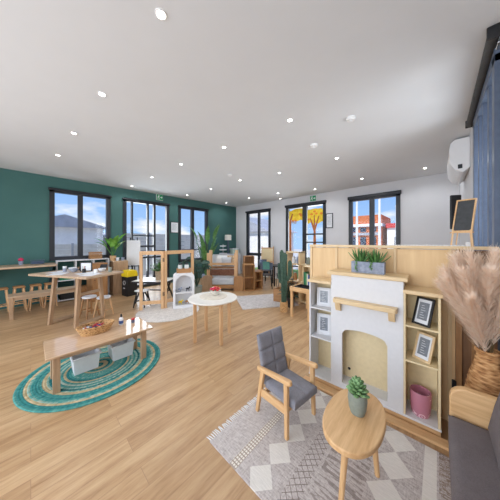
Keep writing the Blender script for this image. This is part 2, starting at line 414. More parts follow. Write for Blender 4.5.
H_B = [(-5.9, -4.7, .18, 2.59), (-3.95, -2.57, .02, 2.6), (-1.845, -.71, 1.0, 2.58)]
H_R = [(2.32, 3.5, .05, 2.76)]
wall('wall_left', GREEN, 'x', XL, -.15, YF, YB+.15, H_G, 'long dark green painted wall on the left with three glazed openings')
wall('wall_back', GREYW, 'y', YB, .15, XL, XR+.15, H_B, 'pale grey far wall with three dark framed openings')
wall('wall_right', GREYW, 'x', XR, .15, YF, YB, H_R, 'pale grey wall on the right behind the sofa and the basket')
wall('wall_front', GREYW, 'y', YF, -.15, XL, XR+.15, [(-6.3, 0, .05, 2.75)], 'pale grey wall behind the viewer with a wide opening added for light')  # opening is made up, to let light in from behind the camera
tag(MB().box(XL, XL+.012, YF, 1.81, 0, .09).box(XL, XL+.012, 3.1, YB, 0, .09).build('baseboard_left', GREEN), 'low green skirting board along the green wall', 'skirting board', kind='structure')
tag(MB().box(XL+.012, -3.95, YB-.012, YB, 0, .09).box(-2.57, XR, YB-.012, YB, 0, .09).build('baseboard_back', WHITEP), 'low white skirting board along the far grey wall', 'skirting board', kind='structure')

def glazing(name, axis, pos, sgn, b0, b1, z0, z1, vbars, hbars, label, cat, mat=BLACKF, fw=.06, dep=.09, head=.0):
    # frame sits in the opening; sgn = outward direction. vbars: (pos,width), hbars: (c0,c1,z,width)
    f = MB(); lo, hi = sorted((pos - sgn*.03, pos + sgn*dep))
    def put(m, c0, c1, za, zb, l=lo, h=hi):
        if axis == 'x': m.box(l, h, c0, c1, za, zb)
        else: m.box(c0, c1, l, h, za, zb)
    put(f, b0-.03, b0+fw, z0-.03*(z0 > .1), z1); put(f, b1-fw, b1+.03, z0-.03*(z0 > .1), z1)
    put(f, b0-.03, b1+.03, z1-fw, z1+.04); put(f, b0+fw, b1-fw, z0-.03*(z0 > .1), z0+fw)
    root = tag(f.build(name, mat, bevel=.004), label, cat, kind='structure')
    g0, g1 = sorted((pos + sgn*.035, pos + sgn*.043))
    g = MB(); put(g, b0+fw-.005, b1-fw+.005, z0+fw-.005, z1-fw+.005, g0, g1); g.build('pane', GLASS, root, smooth=False)
    for c, w in vbars:
        m = MB(); put(m, c-w/2, c+w/2, z0+fw, z1-fw, lo+.012, hi-.01); m.build('mullion', mat, root, bevel=.003)
    for c0, c1, z, w in hbars:
        m = MB(); put(m, c0, c1, z-w/2, z+w/2, lo+.018, hi-.015); m.build('glazing_bar', mat, root, bevel=.003)
    if head:
        m = MB(); l2, h2 = sorted((pos - sgn*.07, pos - sgn*.005)); put(m, b0-.05, b1+.05, z1-.02, z1+head, l2, h2); m.build('roller_blind_box', mat, root, bevel=.01)
    return root
glazing('window_1', 'x', XL, -1, *H_G[0], [(.845, .1)], [], 'dark framed two-pane window on the green wall above the counter', 'window', head=.03)
glazing('door_1', 'x', XL, -1, *H_G[1], [(2.02, .045), (2.46, .05), (2.66, .06)], [(2.02, 2.66, 1.56, .04), (2.02, 2.66, 1.24, .06), (1.87, 3.04, .9, .06)], 'dark framed glazed garden door with slim bars on the green wall', 'door', head=.02)
glazing('window_2', 'x', XL, -1, *H_G[2], [(4.02, .11)], [], 'dark framed window on the green wall behind the tall leafy plant', 'window', head=.03)
glazing('window_3', 'y', YB, 1, *H_B[0], [(-5.27, .07)], [(-5.84, -4.76, .86, .11)], 'tall dark framed window nearest the green corner on the grey wall', 'window', head=.05)
glazing('door_2', 'y', YB, 1, *H_B[1], [(-3.26, .15)], [(-3.2, -2.63, 1.62, .05), (-3.2, -2.63, 1.36, .04)], 'dark framed glazed door with a yellow tree on its panes', 'door', head=.06)
glazing('window_4', 'y', YB, 1, *H_B[2], [(-1.3, .11)], [], 'dark framed window on the grey wall looking at the orange building', 'window', head=.07)
glazing('window_5', 'x', XR, 1, *H_R[0], [(3.2, .06), (2.92, .04), (2.64, .07)], [], 'tall slate framed sliding window on the right wall', 'window', mat=SLATEF, fw=.06, dep=.045)
glazing('window_added', 'y', YF, -1, -6.3, 0, .05, 2.75, [(-4.7, .08), (-3.1, .08), (-1.5, .08)], [], 'wide dark framed glazing added behind the viewer to admit light', 'window')  # unseen glazing, added to fill the made-up light opening

# ------------------------------------------------------------------ outside
GRASS = plain('lawn', (120, 150, 70), .95, var=26, scale=8)
PAVE = plain('outside_paving', (206, 202, 194), .9, var=8, scale=3)
FENCE = plain('pale_fence_board', (220, 214, 206), .8, var=8, scale=5)
ROOFG = plain('grey_roof_sheet', (178, 178, 184), .7, var=10, scale=4)
HOUSEW = plain('pale_cladding', (238, 236, 232), .8, var=6, scale=4)
BRICKO = plain('orange_brick', (206, 116, 70), .85, var=20, scale=12)
REDR = plain('red_fascia', (200, 52, 50), .6, var=8)
DARKW = plain('dark_window', (60, 74, 92), .2, var=6)
tag(MB().box(-30, 22, YB+.16, 34, -.3, -.12).box(-30, XL-.16, -14, YB+.16, -.3, -.12).box(XR+.16, 22, -14, YB+.16, -.3, -.12).build('ground_outside', PAVE, smooth=False), 'pale paving outside the windows', 'ground', kind='structure')
tag(MB().box(-7.4, -4.0, 7.2, 9.2, -.12, -.06).build('lawn', GRASS), 'strip of green lawn outside the far corner window', 'lawn', kind='structure')
def fence(name, x, y0, y1, h, label):
    t = thing(name, label, 'fence', (x, (y0+y1)/2, -.12))
    m = MB(); L = y1-y0; n = max(4, int(h/.17))
    for i in range(n): m.box(-.015, .015, -L/2, L/2, i*h/n, (i+1)*h/n-.012)
    m.build('fence_boards', FENCE, t)
    k = int(L/1.6)+1
    for i in range(k+1):
        y = -L/2+L*i/k; MB().box(.02, .07, y-.03, y+.03, 0, h+.03).build('fence_post', ROOFG, t)
    MB().box(.015, .05, -L/2, L/2, h*.55, h*.55+.06).build('fence_rail', BLACKF, t)
fence('garden_fence', -9.6, 2.3, 9.0, 1.86, 'pale boarded fence outside the green wall door')
fence('low_fence', -9.2, -1.5, 2.2, 1.42, 'low pale fence with a dark rail outside the counter window')
def house(name, x0, x1, y0, y1, eave, peak, ridge, label, wm, rm):
    cx, cy = (x0+x1)/2, (y0+y1)/2
    t = thing(name, label, 'house', (cx, cy, -.12)); a, b = (x1-x0)/2, (y1-y0)/2
    w = MB().box(-a, a, -b, b, 0, eave).build('house_wall', wm, t)
    r = MB(); o = .25
    if ridge == 'x':
        r.prism([(-b-o, eave), (b+o, eave), (0, peak)], 'x', -a-o, a+o)
    else: r.prism([(-a-o, eave), (a+o, eave), (0, peak)], 'y', -b-o, b+o)
    r.build('roof', rm, t)
    return t, a, b, w
t, a, b, w = house('neighbour_house', -15.5, -11.5, -.4, 2.3, 2.1, 2.62, 'x', 'pale clad house with a grey gabled roof beyond the low fence', HOUSEW, ROOFG)
MB().box(a, a+.03, -.95, -.35, .9, 1.7).build('house_window', DARKW, t)
t, a, b, w = house('long_house', -16.5, -12.5, 2.9, 9.5, 1.75, 2.0, 'y', 'long pale house with a low grey roof beyond the boarded fence', HOUSEW, ROOFG)
for yy in (-1.9, .4, 2.2): MB().box(a, a+.03, yy-.4, yy+.4, .7, 1.5).build('house_window', DARKW, t)
MB().box(a, a+.12, -2.9, -2.5, 0, 1.75).build('brick_pier', plain('pink_brick', (176, 118, 104), .9, var=16, scale=10), t)
# pale house with a steep roof by the far corner window
t, a, b, w = house('corner_house', -12.6, -8.2, 10.6, 13.8, 2.15, 3.3, 'y', 'white walled house with a dark pitched roof beyond the lawn', HOUSEW, ROOFG)
MB().box(-.5, .5, -b-.03, -b, .8, 1.6).build('house_window', DARKW, t)
# veranda roof edge seen at the top of that window
t = thing('veranda', 'grey veranda roof on a slim post outside the far corner window', 'veranda', (-5.2, 7.5, -.12))
MB().beam((-.5, 0, 2.95), (.75, 0, 2.3), .5, .1).build('veranda_roof', ROOFG, t); MB().box(.5, .58, -.04, .04, 0, 2.42).build('post', FENCE, t)
# orange and white buildings outside the window above the fireplace
t = thing('orange_building', 'orange brick building with dark bands outside the right far window', 'building', (-3.4, 13.2, -.12))
m = MB().box(-1.1, 1.1, 0, 3, 0, 3.0); m.build('building_wall', BRICKO, t)
MB().box(-1.2, 1.15, -.15, 3, 2.35, 2.5).build('roof_band', WHITEP, t); MB().box(-1.15, 1.1, -.08, 0, 1.85, 2.0).build('balcony_band', ROOFG, t)
for i in range(4): MB().box(-.95+i*.5, -.65+i*.5, -.05, 0, 1.2, 1.75).build('building_window', DARKW, t)
for i in range(4): MB().box(-.95+i*.5, -.65+i*.5, -.05, 0, 2.05, 2.3).build('building_window', DARKW, t)
t = thing('white_building', 'white building with a red fascia outside the right far window', 'building', (-.95, 13.6, -.12))
MB().box(-1.15, 1.2, 0, 3, 0, 2.25).build('building_wall', HOUSEW, t); MB().box(-1.2, 1.25, -.1, 3, 2.25, 2.5).build('fascia', REDR, t)
for i in range(3): MB().box(-.8+i*.7, -.45+i*.7, -.04, 0, 1.0, 1.75).build('building_window', DARKW, t)
for i, (x, y, h) in enumerate(((-2.55, 9.5, 3.6), (-1.72, 9.5, 3.8), (-1.28, 10.5, 3.0), (-.96, 10.5, 3.25))):
    lab = ['white pole nearest the left frame of the window above the fireplace', 'white pole just right of the mullion in the right far window', 'short white pole in front of the red fascia building', 'white pole nearest the right frame of the right far window'][i]
    t = thing('white_pole', lab, 'pole', (x, y, -.12), 0, 'white poles outside the right far window')
    MB().lathe([(.05, 0), (.042, h)], 12).build('shaft', WHITEP, t); MB().ball((0, 0, h), .055).build('finial', WHITEP, t)

# ------------------------------------------------------------------ ceiling fittings, wall fittings
LIGHTS = [(-1.343, .585), (-2.515, .494), (-3.709, .408), (-4.863, .323), (-1.346, 2.183), (-6.12, 1.876), (-4.918, 1.93), (-3.673, 1.988), (-2.505, 2.095),
          (-4.107, 6.0), (-1.339, 3.76), (-.196, 5.504), (-3.572, 3.496), (-2.557, 3.712), (-2.603, 5.571), (-6.005, 3.461), (-4.804, 3.532), (-6.1, 5.209), (-4.837, 5.172), (-3.668, 5.249), (-1.34, 5.4)]
lab_d = 'small round recessed downlight glowing in the white ceiling'
proto = thing('downlight', lab_d, 'downlight', (0, 0, ZC), 0, 'recessed ceiling downlights')
MB().lathe([(.026, 0), (.037, 0), (.036, -.005), (.028, -.007), (.026, 0)], 28).build('trim_ring', WHITEP, proto)
MB().lathe([(.0001, -.0035), (.026, -.0035), (.026, 0)], 24).build('lens', LENS, proto)
for i, (x, y) in enumerate(LIGHTS):
    o = proto if i == 0 else dup(proto)
    o.location = (x, y, ZC)
    if y > 5.8: continue
    l = bpy.data.lights.new('downlight_lamp', 'SPOT'); l.energy = LAMP_W; l.spot_size = R(165); l.spot_blend = .6; l.shadow_soft_size = .05; l.color = (.94, .97, 1)
    lo = bpy.data.objects.new('downlight_lamp', l); COL.objects.link(lo); lo.location = (x, y, ZC-.02)
def detector(x, y, r, label):
    t = thing('smoke_detector', label, 'smoke detector', (x, y, ZC))
    MB().lathe([(r, 0), (r, -.018), (r*.85, -.03), (.001, -.032)], 28).build('body', WHITEP, t); MB().lathe([(.02, -.032), (.018, -.042), (.001, -.043)], 16).build('sensor_cap', WHITEPL, t)
detector(-1.42, 3.0, .055, 'round white smoke detector on the ceiling in the middle of the room')
detector(-.78, 2.65, .05, 'round white detector on the ceiling nearest the air conditioner')
detector(-3.45, 3.05, .05, 'round white detector on the ceiling towards the green wall')
def exit_sign(loc, rz, label):
    t = thing('exit_sign', label, 'exit sign', loc, rz)
    MB().box(-.105, .105, -.03, .0, -.09, .09).build('housing', WHITEP, t, bevel=.004)
    MB().box(-.098, .098, -.034, -.03, -.083, .083).build('sign_face', EXITG, t)
    m = MB(); y0, y1 = -.037, -.034       # running figure and an arrow
    m.ball((-.035, y0, .052), .013, .003, .016)
    def st(x0, z0, x1, z1, w): m.beam((x0, -.0355, z0), (x1, -.0355, z1), .003, w, up=(0, 1, 0), mi=0)
    for q in ((-.04, .035, -.05, -.01, .022), (-.05, -.01, -.025, -.035, .012), (-.025, -.035, -.03, -.065, .012), (-.05, -.01, -.07, -.04, .012), (-.07, -.04, -.09, -.045, .012), (-.04, .03, -.015, .005, .01), (-.045, .03, -.07, .005, .01)):
        m.beam((q[0], -.0355, q[1]), (q[2], -.0355, q[3]), q[4], .003, up=(0, 1, 0))
    m.box(.015, .05, y0, y1, -.012, .012); m.prism([(.05, -.04), (.085, 0), (.05, .04)], 'y', y0, y1)
    m.box(-.012, -.006, y0, y1, -.07, .07)
    m.build('pictogram', WHITEP, t)
exit_sign((XL+.002, 2.81, 2.8), 90, 'green exit sign with a running figure above the garden door')
exit_sign((-2.95, YB-.002, 2.77), 0, 'green exit sign with a running figure on the grey wall')
def notice(loc, rz, w, h, label):
    t = thing('framed_notice', label, 'picture frame', loc, rz)
    m = MB(); b = .022
    m.box(-w/2, -w/2+b, -.025, 0, -h/2, h/2).box(w/2-b, w/2, -.025, 0, -h/2, h/2).box(-w/2+b, w/2-b, -.025, 0, h/2-b, h/2).box(-w/2+b, w/2-b, -.025, 0, -h/2, -h/2+b)
    m.build('frame', BLACKF, t, bevel=.003)
    MB().box(-w/2+b, w/2-b, -.012, 0, -h/2+b, h/2-b).build('sheet', PRINT, t)
    m = MB()
    for i in range(7): m.box(-w*.32, w*(.3-.05*(i % 3)), -.0135, -.012, h*.3-i*h*.09, h*.3-i*h*.09+.008)
    m.build('printed_lines', PRINTG, t)
notice((XL+.001, 3.32, 1.86), 90, .29, .38, 'black framed white notice on the green wall beside the garden door')
notice((-2.43, YB-.001, 2.02), 0, .215, .45, 'black framed notice on the grey wall right of the yellow tree door')

# air conditioner on the right wall
t = thing('air_conditioner', 'white wall-mounted air conditioner high beside the slate window', 'air conditioner', (XR, 4.65, 2.38))
prof = [(0, .06), (-.07, .0), (-.155, .06), (-.2, .15), (-.21, .36), (-.195, .45), (-.15, .49), (0, .49)]
MB().prism(prof[::-1], 'y', -.47, .47).build('casing', ACW, t, bevel=.008)
MB().beam((-.09, 0, .008), (-.15, 0, .05), .006, .9, up=(0, 1, 0)).build('louvre', WHITEPL, t)
MB().box(-.12, -.075, -.474, -.468, .06, .12).build('side_vent', BLACKF, t)
# screen on the right wall beyond the easel
t = thing('wall_screen', 'black screen seen edge-on in the far right corner above the divider', 'screen', (XR, 4.6, 1.86))
MB().beam((0, 0, 0), (-.1, 0, 0), .05, .08).build('bracket', BLACKM, t)
m = MB(); m.M = Matrix.Translation((-.125, 0, 0)) @ Matrix.Rotation(R(28), 4, 'Z'); m.box(-.065, .065, -.02, .02, -.27, .27); m.build('display', BLACKP, t, bevel=.004)

# roller blind above the right window
t = thing('roller_blind', 'charcoal roller blind along the top of the slate window', 'blind', (.285, 2.19, 2.84))
MB().tube([(0, 0, 0), (0, 1.5, 0)], .032, 20).build('fabric_roll', plain('blind_fabric', (70, 70, 70), .8, var=4), t)
for y in (-.012, 1.5): MB().box(-.034, .044, y, y+.012, -.036, .06).build('end_bracket', BLACKP, t, bevel=.01)
MB().box(.02, .044, .02, 1.48, -.06, -.04).build('bottom_bar', SILVER, t, bevel=.004)

# ------------------------------------------------------------------ foreground: rug
t = thing('patterned_rug', 'pale grey woven rug with cream diamonds under the armchair and coffee table', 'rug', (-1.165, .845, 0))
MB().box(0, 1.42, 0, .985, .0, .008).build('woven_field', GEO, t, bevel=.003)
m = MB()
for i in range(62):
    y = .012+i*.0156; dx = random.uniform(-.008, .004); dy = random.uniform(-.008, .008)
    m.tube([(.004, y, .006), (-.018, y+dy*.5, .007), (-.04+dx, y+dy, .004)], [.0036, .0042, .0022], 5)
o = m.build('fringe', WHITEFAB, t); o['kind'] = 'stuff'
RZ = .008
# ------------------------------------------------------------------ armchair
def pad(m, w, h, th, sx, sy, puff=.012, groove=.010, nx=36, ny=30):
    # upholstered pad in the x-y plane (0..w, 0..h), puffed towards +z, sewn along lines sx / sy
    def hgt(x, y):
        e = min(x, w-x, y, h-y); z = th - groove*0
        d = min([abs(x-q) for q in sx] + [abs(y-q) for q in sy] + [9])
        z -= groove*math.exp(-(d/.007)**2)
        z -= puff*math.exp(-e/.014)
        return z
    vs = []; fs = []
    for j in range(ny+1):
        for i in range(nx+1):
            x, y = w*i/nx, h*j/ny; vs.append((x, y, hgt(x, y)))
    B = len(vs)
    for j in range(ny):
        for i in range(nx):
            a = j*(nx+1)+i; fs.append((a, a+1, a+nx+2, a+nx+1))
    ring = [j for j in range(nx+1)] + [j*(nx+1)+nx for j in range(1, ny+1)] + [ny*(nx+1)+i for i in range(nx-1, -1, -1)] + [j*(nx+1) for j in range(ny-1, 0, -1)]
    for k in ring: vs.append((vs[k][0], vs[k][1], 0))
    n = len(ring)
    for i in range(n): fs.append((ring[i], B+i, B+(i+1) % n, ring[(i+1) % n]))
    fs.append(tuple(B+i for i in range(n))[::-1])
    m.add(vs, fs)
t = thing('armchair', 'small oak armchair with charcoal tufted back and seat standing on the patterned rug', 'armchair', (-.905, 1.405, RZ), -8)
m = MB(); m.M = Matrix.Translation((-.1, -.133, .212)); pad(m, .298, .27, .06, [], [.135], .014, .006); m.build('seat', DARKFAB, t, smooth=True, ang=60)
m = MB()   # back: local u across (y), v up the slope
p0 = Vector((-.118, -.143, .235)); vdir = Vector((-.085, 0, .385)).normalized(); udir = Vector((0, 1, 0)); nd = udir.cross(vdir).normalized()
m.M = Matrix(((udir.x, vdir.x, nd.x, p0.x), (udir.y, vdir.y, nd.y, p0.y), (udir.z, vdir.z, nd.z, p0.z), (0, 0, 0, 1)))
pad(m, .286, .375, .034, [.143], [.125, .25], .012, .013); m.build('backrest', DARKFAB, t, ang=60)
for s in (-1, 1):
    y = .158*s
    MB().beam((.15, y+.006*s, 0), (.14, y, .385), .028, .026, w1=.034, d1=.028).build('leg', OAKZ, t, bevel=.005)
    MB().beam((-.163, y+.006*s, 0), (-.1, y, .355), .028, .026, w1=.036, d1=.028).build('leg', OAKZ, t, bevel=.005)
    MB().beam((-.128, y-.002*s, .172), (.145, y-.002*s, .188), .02, .06).build('side_rail', OAKX, t, bevel=.004)
    m = MB(); m.M = Matrix.Translation((0, y, .372)) @ Matrix.Rotation(R(-8), 4, 'Y')
    m.prism([(-.16, -.015), (.165, -.02), (.185, -.014), (.19, 0), (.185, .014), (.165, .02), (-.16, .015)], 'z', -.012, .02); m.build('armrest', OAKX, t, bevel=.006)
for x in (-.1, .12): MB().box(x, x+.022, -.142, .142, .167, .212).build('cross_rail', OAKY, t, bevel=.003)
# ------------------------------------------------------------------ coffee table and its plant
t = thing('coffee_table', 'oval oak coffee table on three legs standing on the patterned rug', 'table', (-.346, 1.243, RZ))
def oval(rx, ry, n=56, e=2.25): return [(rx*math.copysign(abs(math.cos(a))**(2/e), math.cos(a)), ry*math.copysign(abs(math.sin(a))**(2/e), math.sin(a))) for a in [2*math.pi*i/n for i in range(n)]]
MB().prism(oval(.144, .25), 'z', .382, .412).build('tabletop', OAKY, t, bevel=.007, seg=3)
LG = [((-.03, -.135), (-.012, -.095)), ((.082, .155), (.06, .115)), ((-.085, .15), (-.06, .11))]
for (fx, fy), (tx, ty) in LG: MB().tube([(fx, fy, 0), (tx, ty, .379)], [.0135, .019], 16).build('leg', OAKZ, t)
MB().beam((-.018, -.108, .24), (0, .1, .3), .016, .03).beam((.063, .12, .3), (-.062, .118, .3), .016, .03).build('stretcher', OAKY, t, bevel=.003)
def pot_body(prof): return MB().lathe(prof, 36)
t = thing('potted_succulent', 'sage grey pot with a plump green succulent on the oval coffee table', 'potted plant', (-.338, 1.27, .412+RZ))
MB().lathe([(.001, 0), (.036, 0), (.045, .03), (.05, .075), (.048, .118), (.042, .118), (.043, .1), (.001, .098)], 40).build('pot', SAGE, t)
MB().lathe([(.001, .104), (.042, .103)], 24).build('soil', TERRA, t)
m = MB()
for k in range(40):
    q = k/40; a = k*2.4; tilt = 1.25*(1-q)**.7+.1
    d = Vector((math.cos(a)*math.sin(tilt), math.sin(a)*math.sin(tilt), math.cos(tilt)))
    c0 = Vector((0, 0, .102+.052*q)) + d*(.04-.008*q)
    x = Vector((-d.y, d.x, 0)).normalized(); y = d.cross(x)
    m.M = Matrix(((x.x, y.x, d.x, c0.x), (x.y, y.y, d.y, c0.y), (x.z, y.z, d.z, c0.z), (0, 0, 0, 1)))
    m.ball((0, 0, 0), .0155-.003*q, .0075, .025-.004*q, 8, 6)
m.M = None
m.build('succulent', SUCC, t, ang=70)

# ------------------------------------------------------------------ play fireplace (origin: right front bottom corner)
FX, FY, FR = .016, 1.97, 2.3
t = thing('play_fireplace', 'white play fireplace with arched opening and open side shelves against the wooden divider', 'fireplace', (FX, FY, 0), FR)
MB().box(-.98, 0, .006, .215, 0, .044).build('plinth', OAKX, t, bevel=.002)
MB().box(-.985, .004, -.004, .215, .046, .062).build('base_board', WHITEB, t, bevel=.003)
# arched front panel
x0, x1, a0, a1, zt, zs, za = -.76, -.213, -.665, -.316, 1.083, .505, .612
arch = []
for i in range(21):
    q = i/20; x = a0+(a1-a0)*q
    z = za - .03*(2*q-1)**2 - .035*(max(0, abs(2*q-1)-.82)/.18)**2
    arch.append((x, z))
m = MB(); m.box(x0, a0, 0, .03, .062, zt); m.box(a1, x1, 0, .03, .062, zt); m.box(a0, a1, 0, .03, .062, .1)
for (p, z1_), (q, z2_) in zip(arch[:-1], arch[1:]): m.prism([(p, z1_), (q, z2_), (q, zt), (p, zt)], 'y', 0, .03)
m.build('front_panel', WHITEB, t, smooth=False)
MB().box(x0, x0+.018, .03, .215, .062, zt).box(x1-.018, x1, .03, .215, .062, zt).build('inner_side', WHITEB, t)
o = MB().box(x0+.018, x1-.018, .13, .145, .062, zt-.3).build('firebox_back', CREAM, t); plabel(o, 'cream board closing the arch')
MB().box(a0-.05, a1+.05, .03, .13, .085, .1).build('hearth', WHITEB, t)
MB().lathe([(.001, 0), (.012, 0), (.012, .004), (.001, .004)], 20, (0, 0, 0)).build('cable_hole', BLACKP, t, loc=None).matrix_local = Matrix.Translation((a0+.03, .129, .18)) @ Matrix.Rotation(R(90), 4, 'X')
MB().box(-.795, -.185, -.014, .218, zt, 1.115).build('mantel_top', PALEX, t, bevel=.005)
sh = [(-.728, 0), (-.728, -.045)] + [(-.728+.022*(1-math.cos(R(k*15)))-.0, -.045-.033*math.sin(R(k*15))) for k in range(1, 7)]
sh = sh + [(-.246-.0-(p[0]+.728), p[1]) for p in sh[::-1]]
MB().prism(sh, 'z', .842, .878).build('mantel_shelf', PALEX, t, bevel=.004)
for xx in (-.69, -.285):
    MB().prism([(0, .842), (-.055, .842), (-.05, .81), (-.03, .765), (0, .755)], 'x', xx-.022, xx+.022).build('corbel', PALEZ, t, bevel=.003)
# side shelves
MB().box(-.98, -.965, 0, .215, .062, .985).build('side_panel', WHITEB, t, bevel=.002)
MB().box(-.985+.22+.0, -.76, .004, .21, .062, .985).build('side_panel', WHITEB, t)
MB().box(-.213, -.2, .004, .21, .062, .995).build('side_panel', CREAM, t)
o = MB().box(-.014, 0, 0, .215, .062, .995).build('side_panel', CREAM, t, bevel=.002)
MB().box(-.965, -.765, .2, .212, .062, .985).build('back_board', CREAM, t)
MB().box(-.2, -.014, .2, .212, .062, .995).build('back_board', CREAM, t)
MB().box(-.995, -.762, -.012, .218, .985, 1.01).build('shelf_top', PALEX, t, bevel=.004)
MB().box(-.214, .014, -.012, .218, .995, 1.024).build('shelf_top', PALEX, t, bevel=.004)
for z in (.735, .445): MB().box(-.965, -.765, .0, .2, z-.012, z).build('shelf', WHITEB, t, bevel=.002)
for z in (.755, .487): MB().box(-.2, -.014, .0, .2, z-.013, z).build('shelf', CREAM, t, bevel=.002)
cR, sR = math.cos(R(FR)), math.sin(R(FR))
def fp(x, y, z): return (FX + x*cR - y*sR, FY + x*sR + y*cR, z)
tag(MB().box(-1.02, .31, -.085, -.01, 0, .02).build('trim_1', OAKX, bevel=.003, loc=fp(0, 0, 0), rz=R(FR)), 'low oak threshold strip on the floor in front of the fireplace', 'trim', kind='structure')

# wooden divider behind it
t = thing('wooden_divider', 'head-high tan panelled wooden divider behind the play fireplace', 'divider', fp(-.36, .225, 0), FR)
MB().box(-.69, .45, .01, .03, .0, 1.33).build('panel', TANP, t)
plabel(MB().box(.48, .66, .012, .03, .0, 1.33).build('gate_panel', BROWNP, t), 'brown gate panel behind the basket')
for xx in (-.7, -.425, .075, .42): MB().box(xx-.012, xx+.012, 0, .04, 0, 1.335).build('post', PALEZ, t, bevel=.002)
plabel(MB().box(.45, .485, -.012, .04, 0, 1.335).build('post', WALNZ, t, bevel=.002), 'darker gate post')
plabel(MB().box(.535, .55, .004, .013, 0, 1.33).build('gate_batten', WALNZ, t), 'darker batten on the gate')
MB().box(-.714, .664, -.008, .05, 1.335, 1.36).build('top_rail', PALEX, t, bevel=.003)
o = MB().box(.555, .595, -.012, .012, .66, .69).box(.585, .6, -.016, .0, .64, .705).build('latch', SILVER, t, bevel=.002)
MB().box(.43, .455, -.02, .0, .28, .34).build('floor_bolt', BLACKM, t, bevel=.002)
DT = 1.36
# paper strip and pieces on the divider top
t = thing('paper_garland', 'strip of folded white paper lying along the top of the wooden divider', 'paper garland', fp(-.17, .245, DT), FR)
m = MB()
for i in range(24):
    x = -.17+i*.0205; m.box(x-.008, x+.008, -.012, .012, 0, .006+.006*random.random(), M=Matrix.Rotation(random.uniform(-.02, .02), 4, 'Z'))
m.build('folded_strip', WHITEFAB, t)
MB().box(.315, .34, -.012, .014, 0, .03).build('end_piece', WHITEB, t)
# chalkboard easel standing on the divider
t = thing('tabletop_chalkboard', 'small wooden framed chalkboard easel standing on the divider top', 'chalkboard', fp(.128, .245, DT), -20)
m = MB(); ti = Matrix.Rotation(R(-20), 4, 'X'); m.M = Matrix.Translation((0, -.012, .118)) @ ti
m.box(-.045, .05, 0, .008, 0, .25); m.build('board', BOARDG, t)
m = MB(); m.M = Matrix.Translation((0, -.012, .118)) @ ti
m.box(-.053, -.045, -.004, .012, -.01, .26).box(.05, .058, -.004, .012, -.01, .26).box(-.045, .05, -.004, .012, .25, .26).box(-.045, .05, -.004, .012, -.01, 0); m.build('frame', OAKZ, t)
for xx in (-.045, .05):
    MB().beam((xx*1.25, -.02, 0), (xx, -.012, .125), .009, .009).build('leg', OAKZ, t); MB().beam((xx*.9, .02, 0), (xx*.6, .035, .2), .007, .007).build('leg', OAKZ, t)
MB().box(-.06, .065, -.03, -.008, .1, .108).build('tray', OAKX, t)

# ------------------------------------------------------------------ things on the fireplace
def stand_frame(x, y, z, w, h, yaw, lean, fm, label, pm=PRINTG):
    t = thing('picture_frame', label, 'picture frame', fp(x, y, z), FR+yaw)
    Q = Matrix.Rotation(R(-lean), 4, 'X'); b = .016
    m = MB(); m.M = Q
    m.box(-w/2, -w/2+b, 0, .012, 0, h).box(w/2-b, w/2, 0, .012, 0, h).box(-w/2+b, w/2-b, 0, .012, 0, b).box(-w/2+b, w/2-b, 0, .012, h-b, h); m.build('frame', fm, t, bevel=.002)
    m = MB(); m.M = Q; m.box(-w/2+b, w/2-b, .004, .01, b, h-b); m.build('mount', PRINT, t)
    m = MB(); m.M = Q; m.box(-w*.27, w*.27, .002, .004, h*.2, h*.82); m.build('print', pm, t)
    m = MB(); m.M = Q
    for i in range(6): m.box(-w*.13, w*(.02+.1*((i*7) % 3)/2), .001, .002, h*(.7-.085*i), h*(.7-.085*i)+.003)
    m.build('printed_lines', PRINT, t)
    yb = .012+h*.75*math.sin(R(lean)); MB().beam((0, .012+yb*.9, 0), (0, h*.62*math.sin(R(lean))+.012, h*.62*math.cos(R(lean))), .03, .005).build('easel_strut', BLACKP, t)
stand_frame(-.868, .095, .735, .135, .185, 14, 9, WHITEB, 'white picture frame on the upper left fireplace shelf', plain('grey_artwork', (150, 156, 164), .5, var=30, scale=25))
stand_frame(-.868, .095, .445, .135, .205, 14, 9, WHITEB, 'white picture frame on the middle left fireplace shelf', plain('grey_photo', (128, 134, 144), .5, var=30, scale=22))
stand_frame(-.115, .06, .755, .122, .215, -30, 19, BLACKP, 'black picture frame leaning on the upper right fireplace shelf')
stand_frame(-.112, .06, .487, .122, .205, -30, 19, PALEZ, 'pale wood picture frame on the middle right fireplace shelf')
t = thing('plum_pot', 'plum purple pot patterned with pale rings on the bottom right fireplace shelf', 'pot', fp(-.112, .088, .062))
MB().lathe([(.001, 0), (.05, 0), (.058, .02), (.064, .09), (.066, .172), (.063, .182), (.058, .178), (.056, .12), (.05, .04), (.001, .03)], 48).build('body', PLUM, t)
t = thing('slate_planter', 'grey slate trough planter on the mantel top', 'planter', fp(-.472, .1, 1.115), FR)
m = MB(); m.box(-.128, .128, -.042, .042, 0, .012).box(-.128, .128, -.042, -.032, .012, .1).box(-.128, .128, .032, .042, .012, .1).box(-.128, -.118, -.032, .032, .012, .1).box(.118, .128, -.032, .032, .012, .1).build('trough', SLATE, t, bevel=.002)
MB().box(-.118, .118, -.032, .032, .012, .088).build('soil', TERRA, t)
def aloe(x, label, n, L, seed):
    random.seed(seed)
    t = thing('aloe_plant', label, 'succulent', fp(-.472+x, .1, 1.115+.088), FR)
    m = MB()
    for k in range(n):
        a = k*2.399; tilt = .15+.95*(1-k/n)**.9; d = Vector((math.cos(a)*math.sin(tilt), math.sin(a)*math.sin(tilt)*.8, math.cos(tilt)))
        m.leaf(Vector((math.cos(a)*.008, math.sin(a)*.006, -.012)), d, L*random.uniform(.8, 1.05), .02, -.25, seg=6, fold=.4, tip=.75, th=.004)
    m.build('leaf_rosette', LEAF, t, ang=70)
aloe(-.055, 'spiky aloe rosette at the left end of the slate planter', 26, .15, 3)
aloe(.06, 'spiky aloe rosette at the right end of the slate planter', 24, .14, 5)
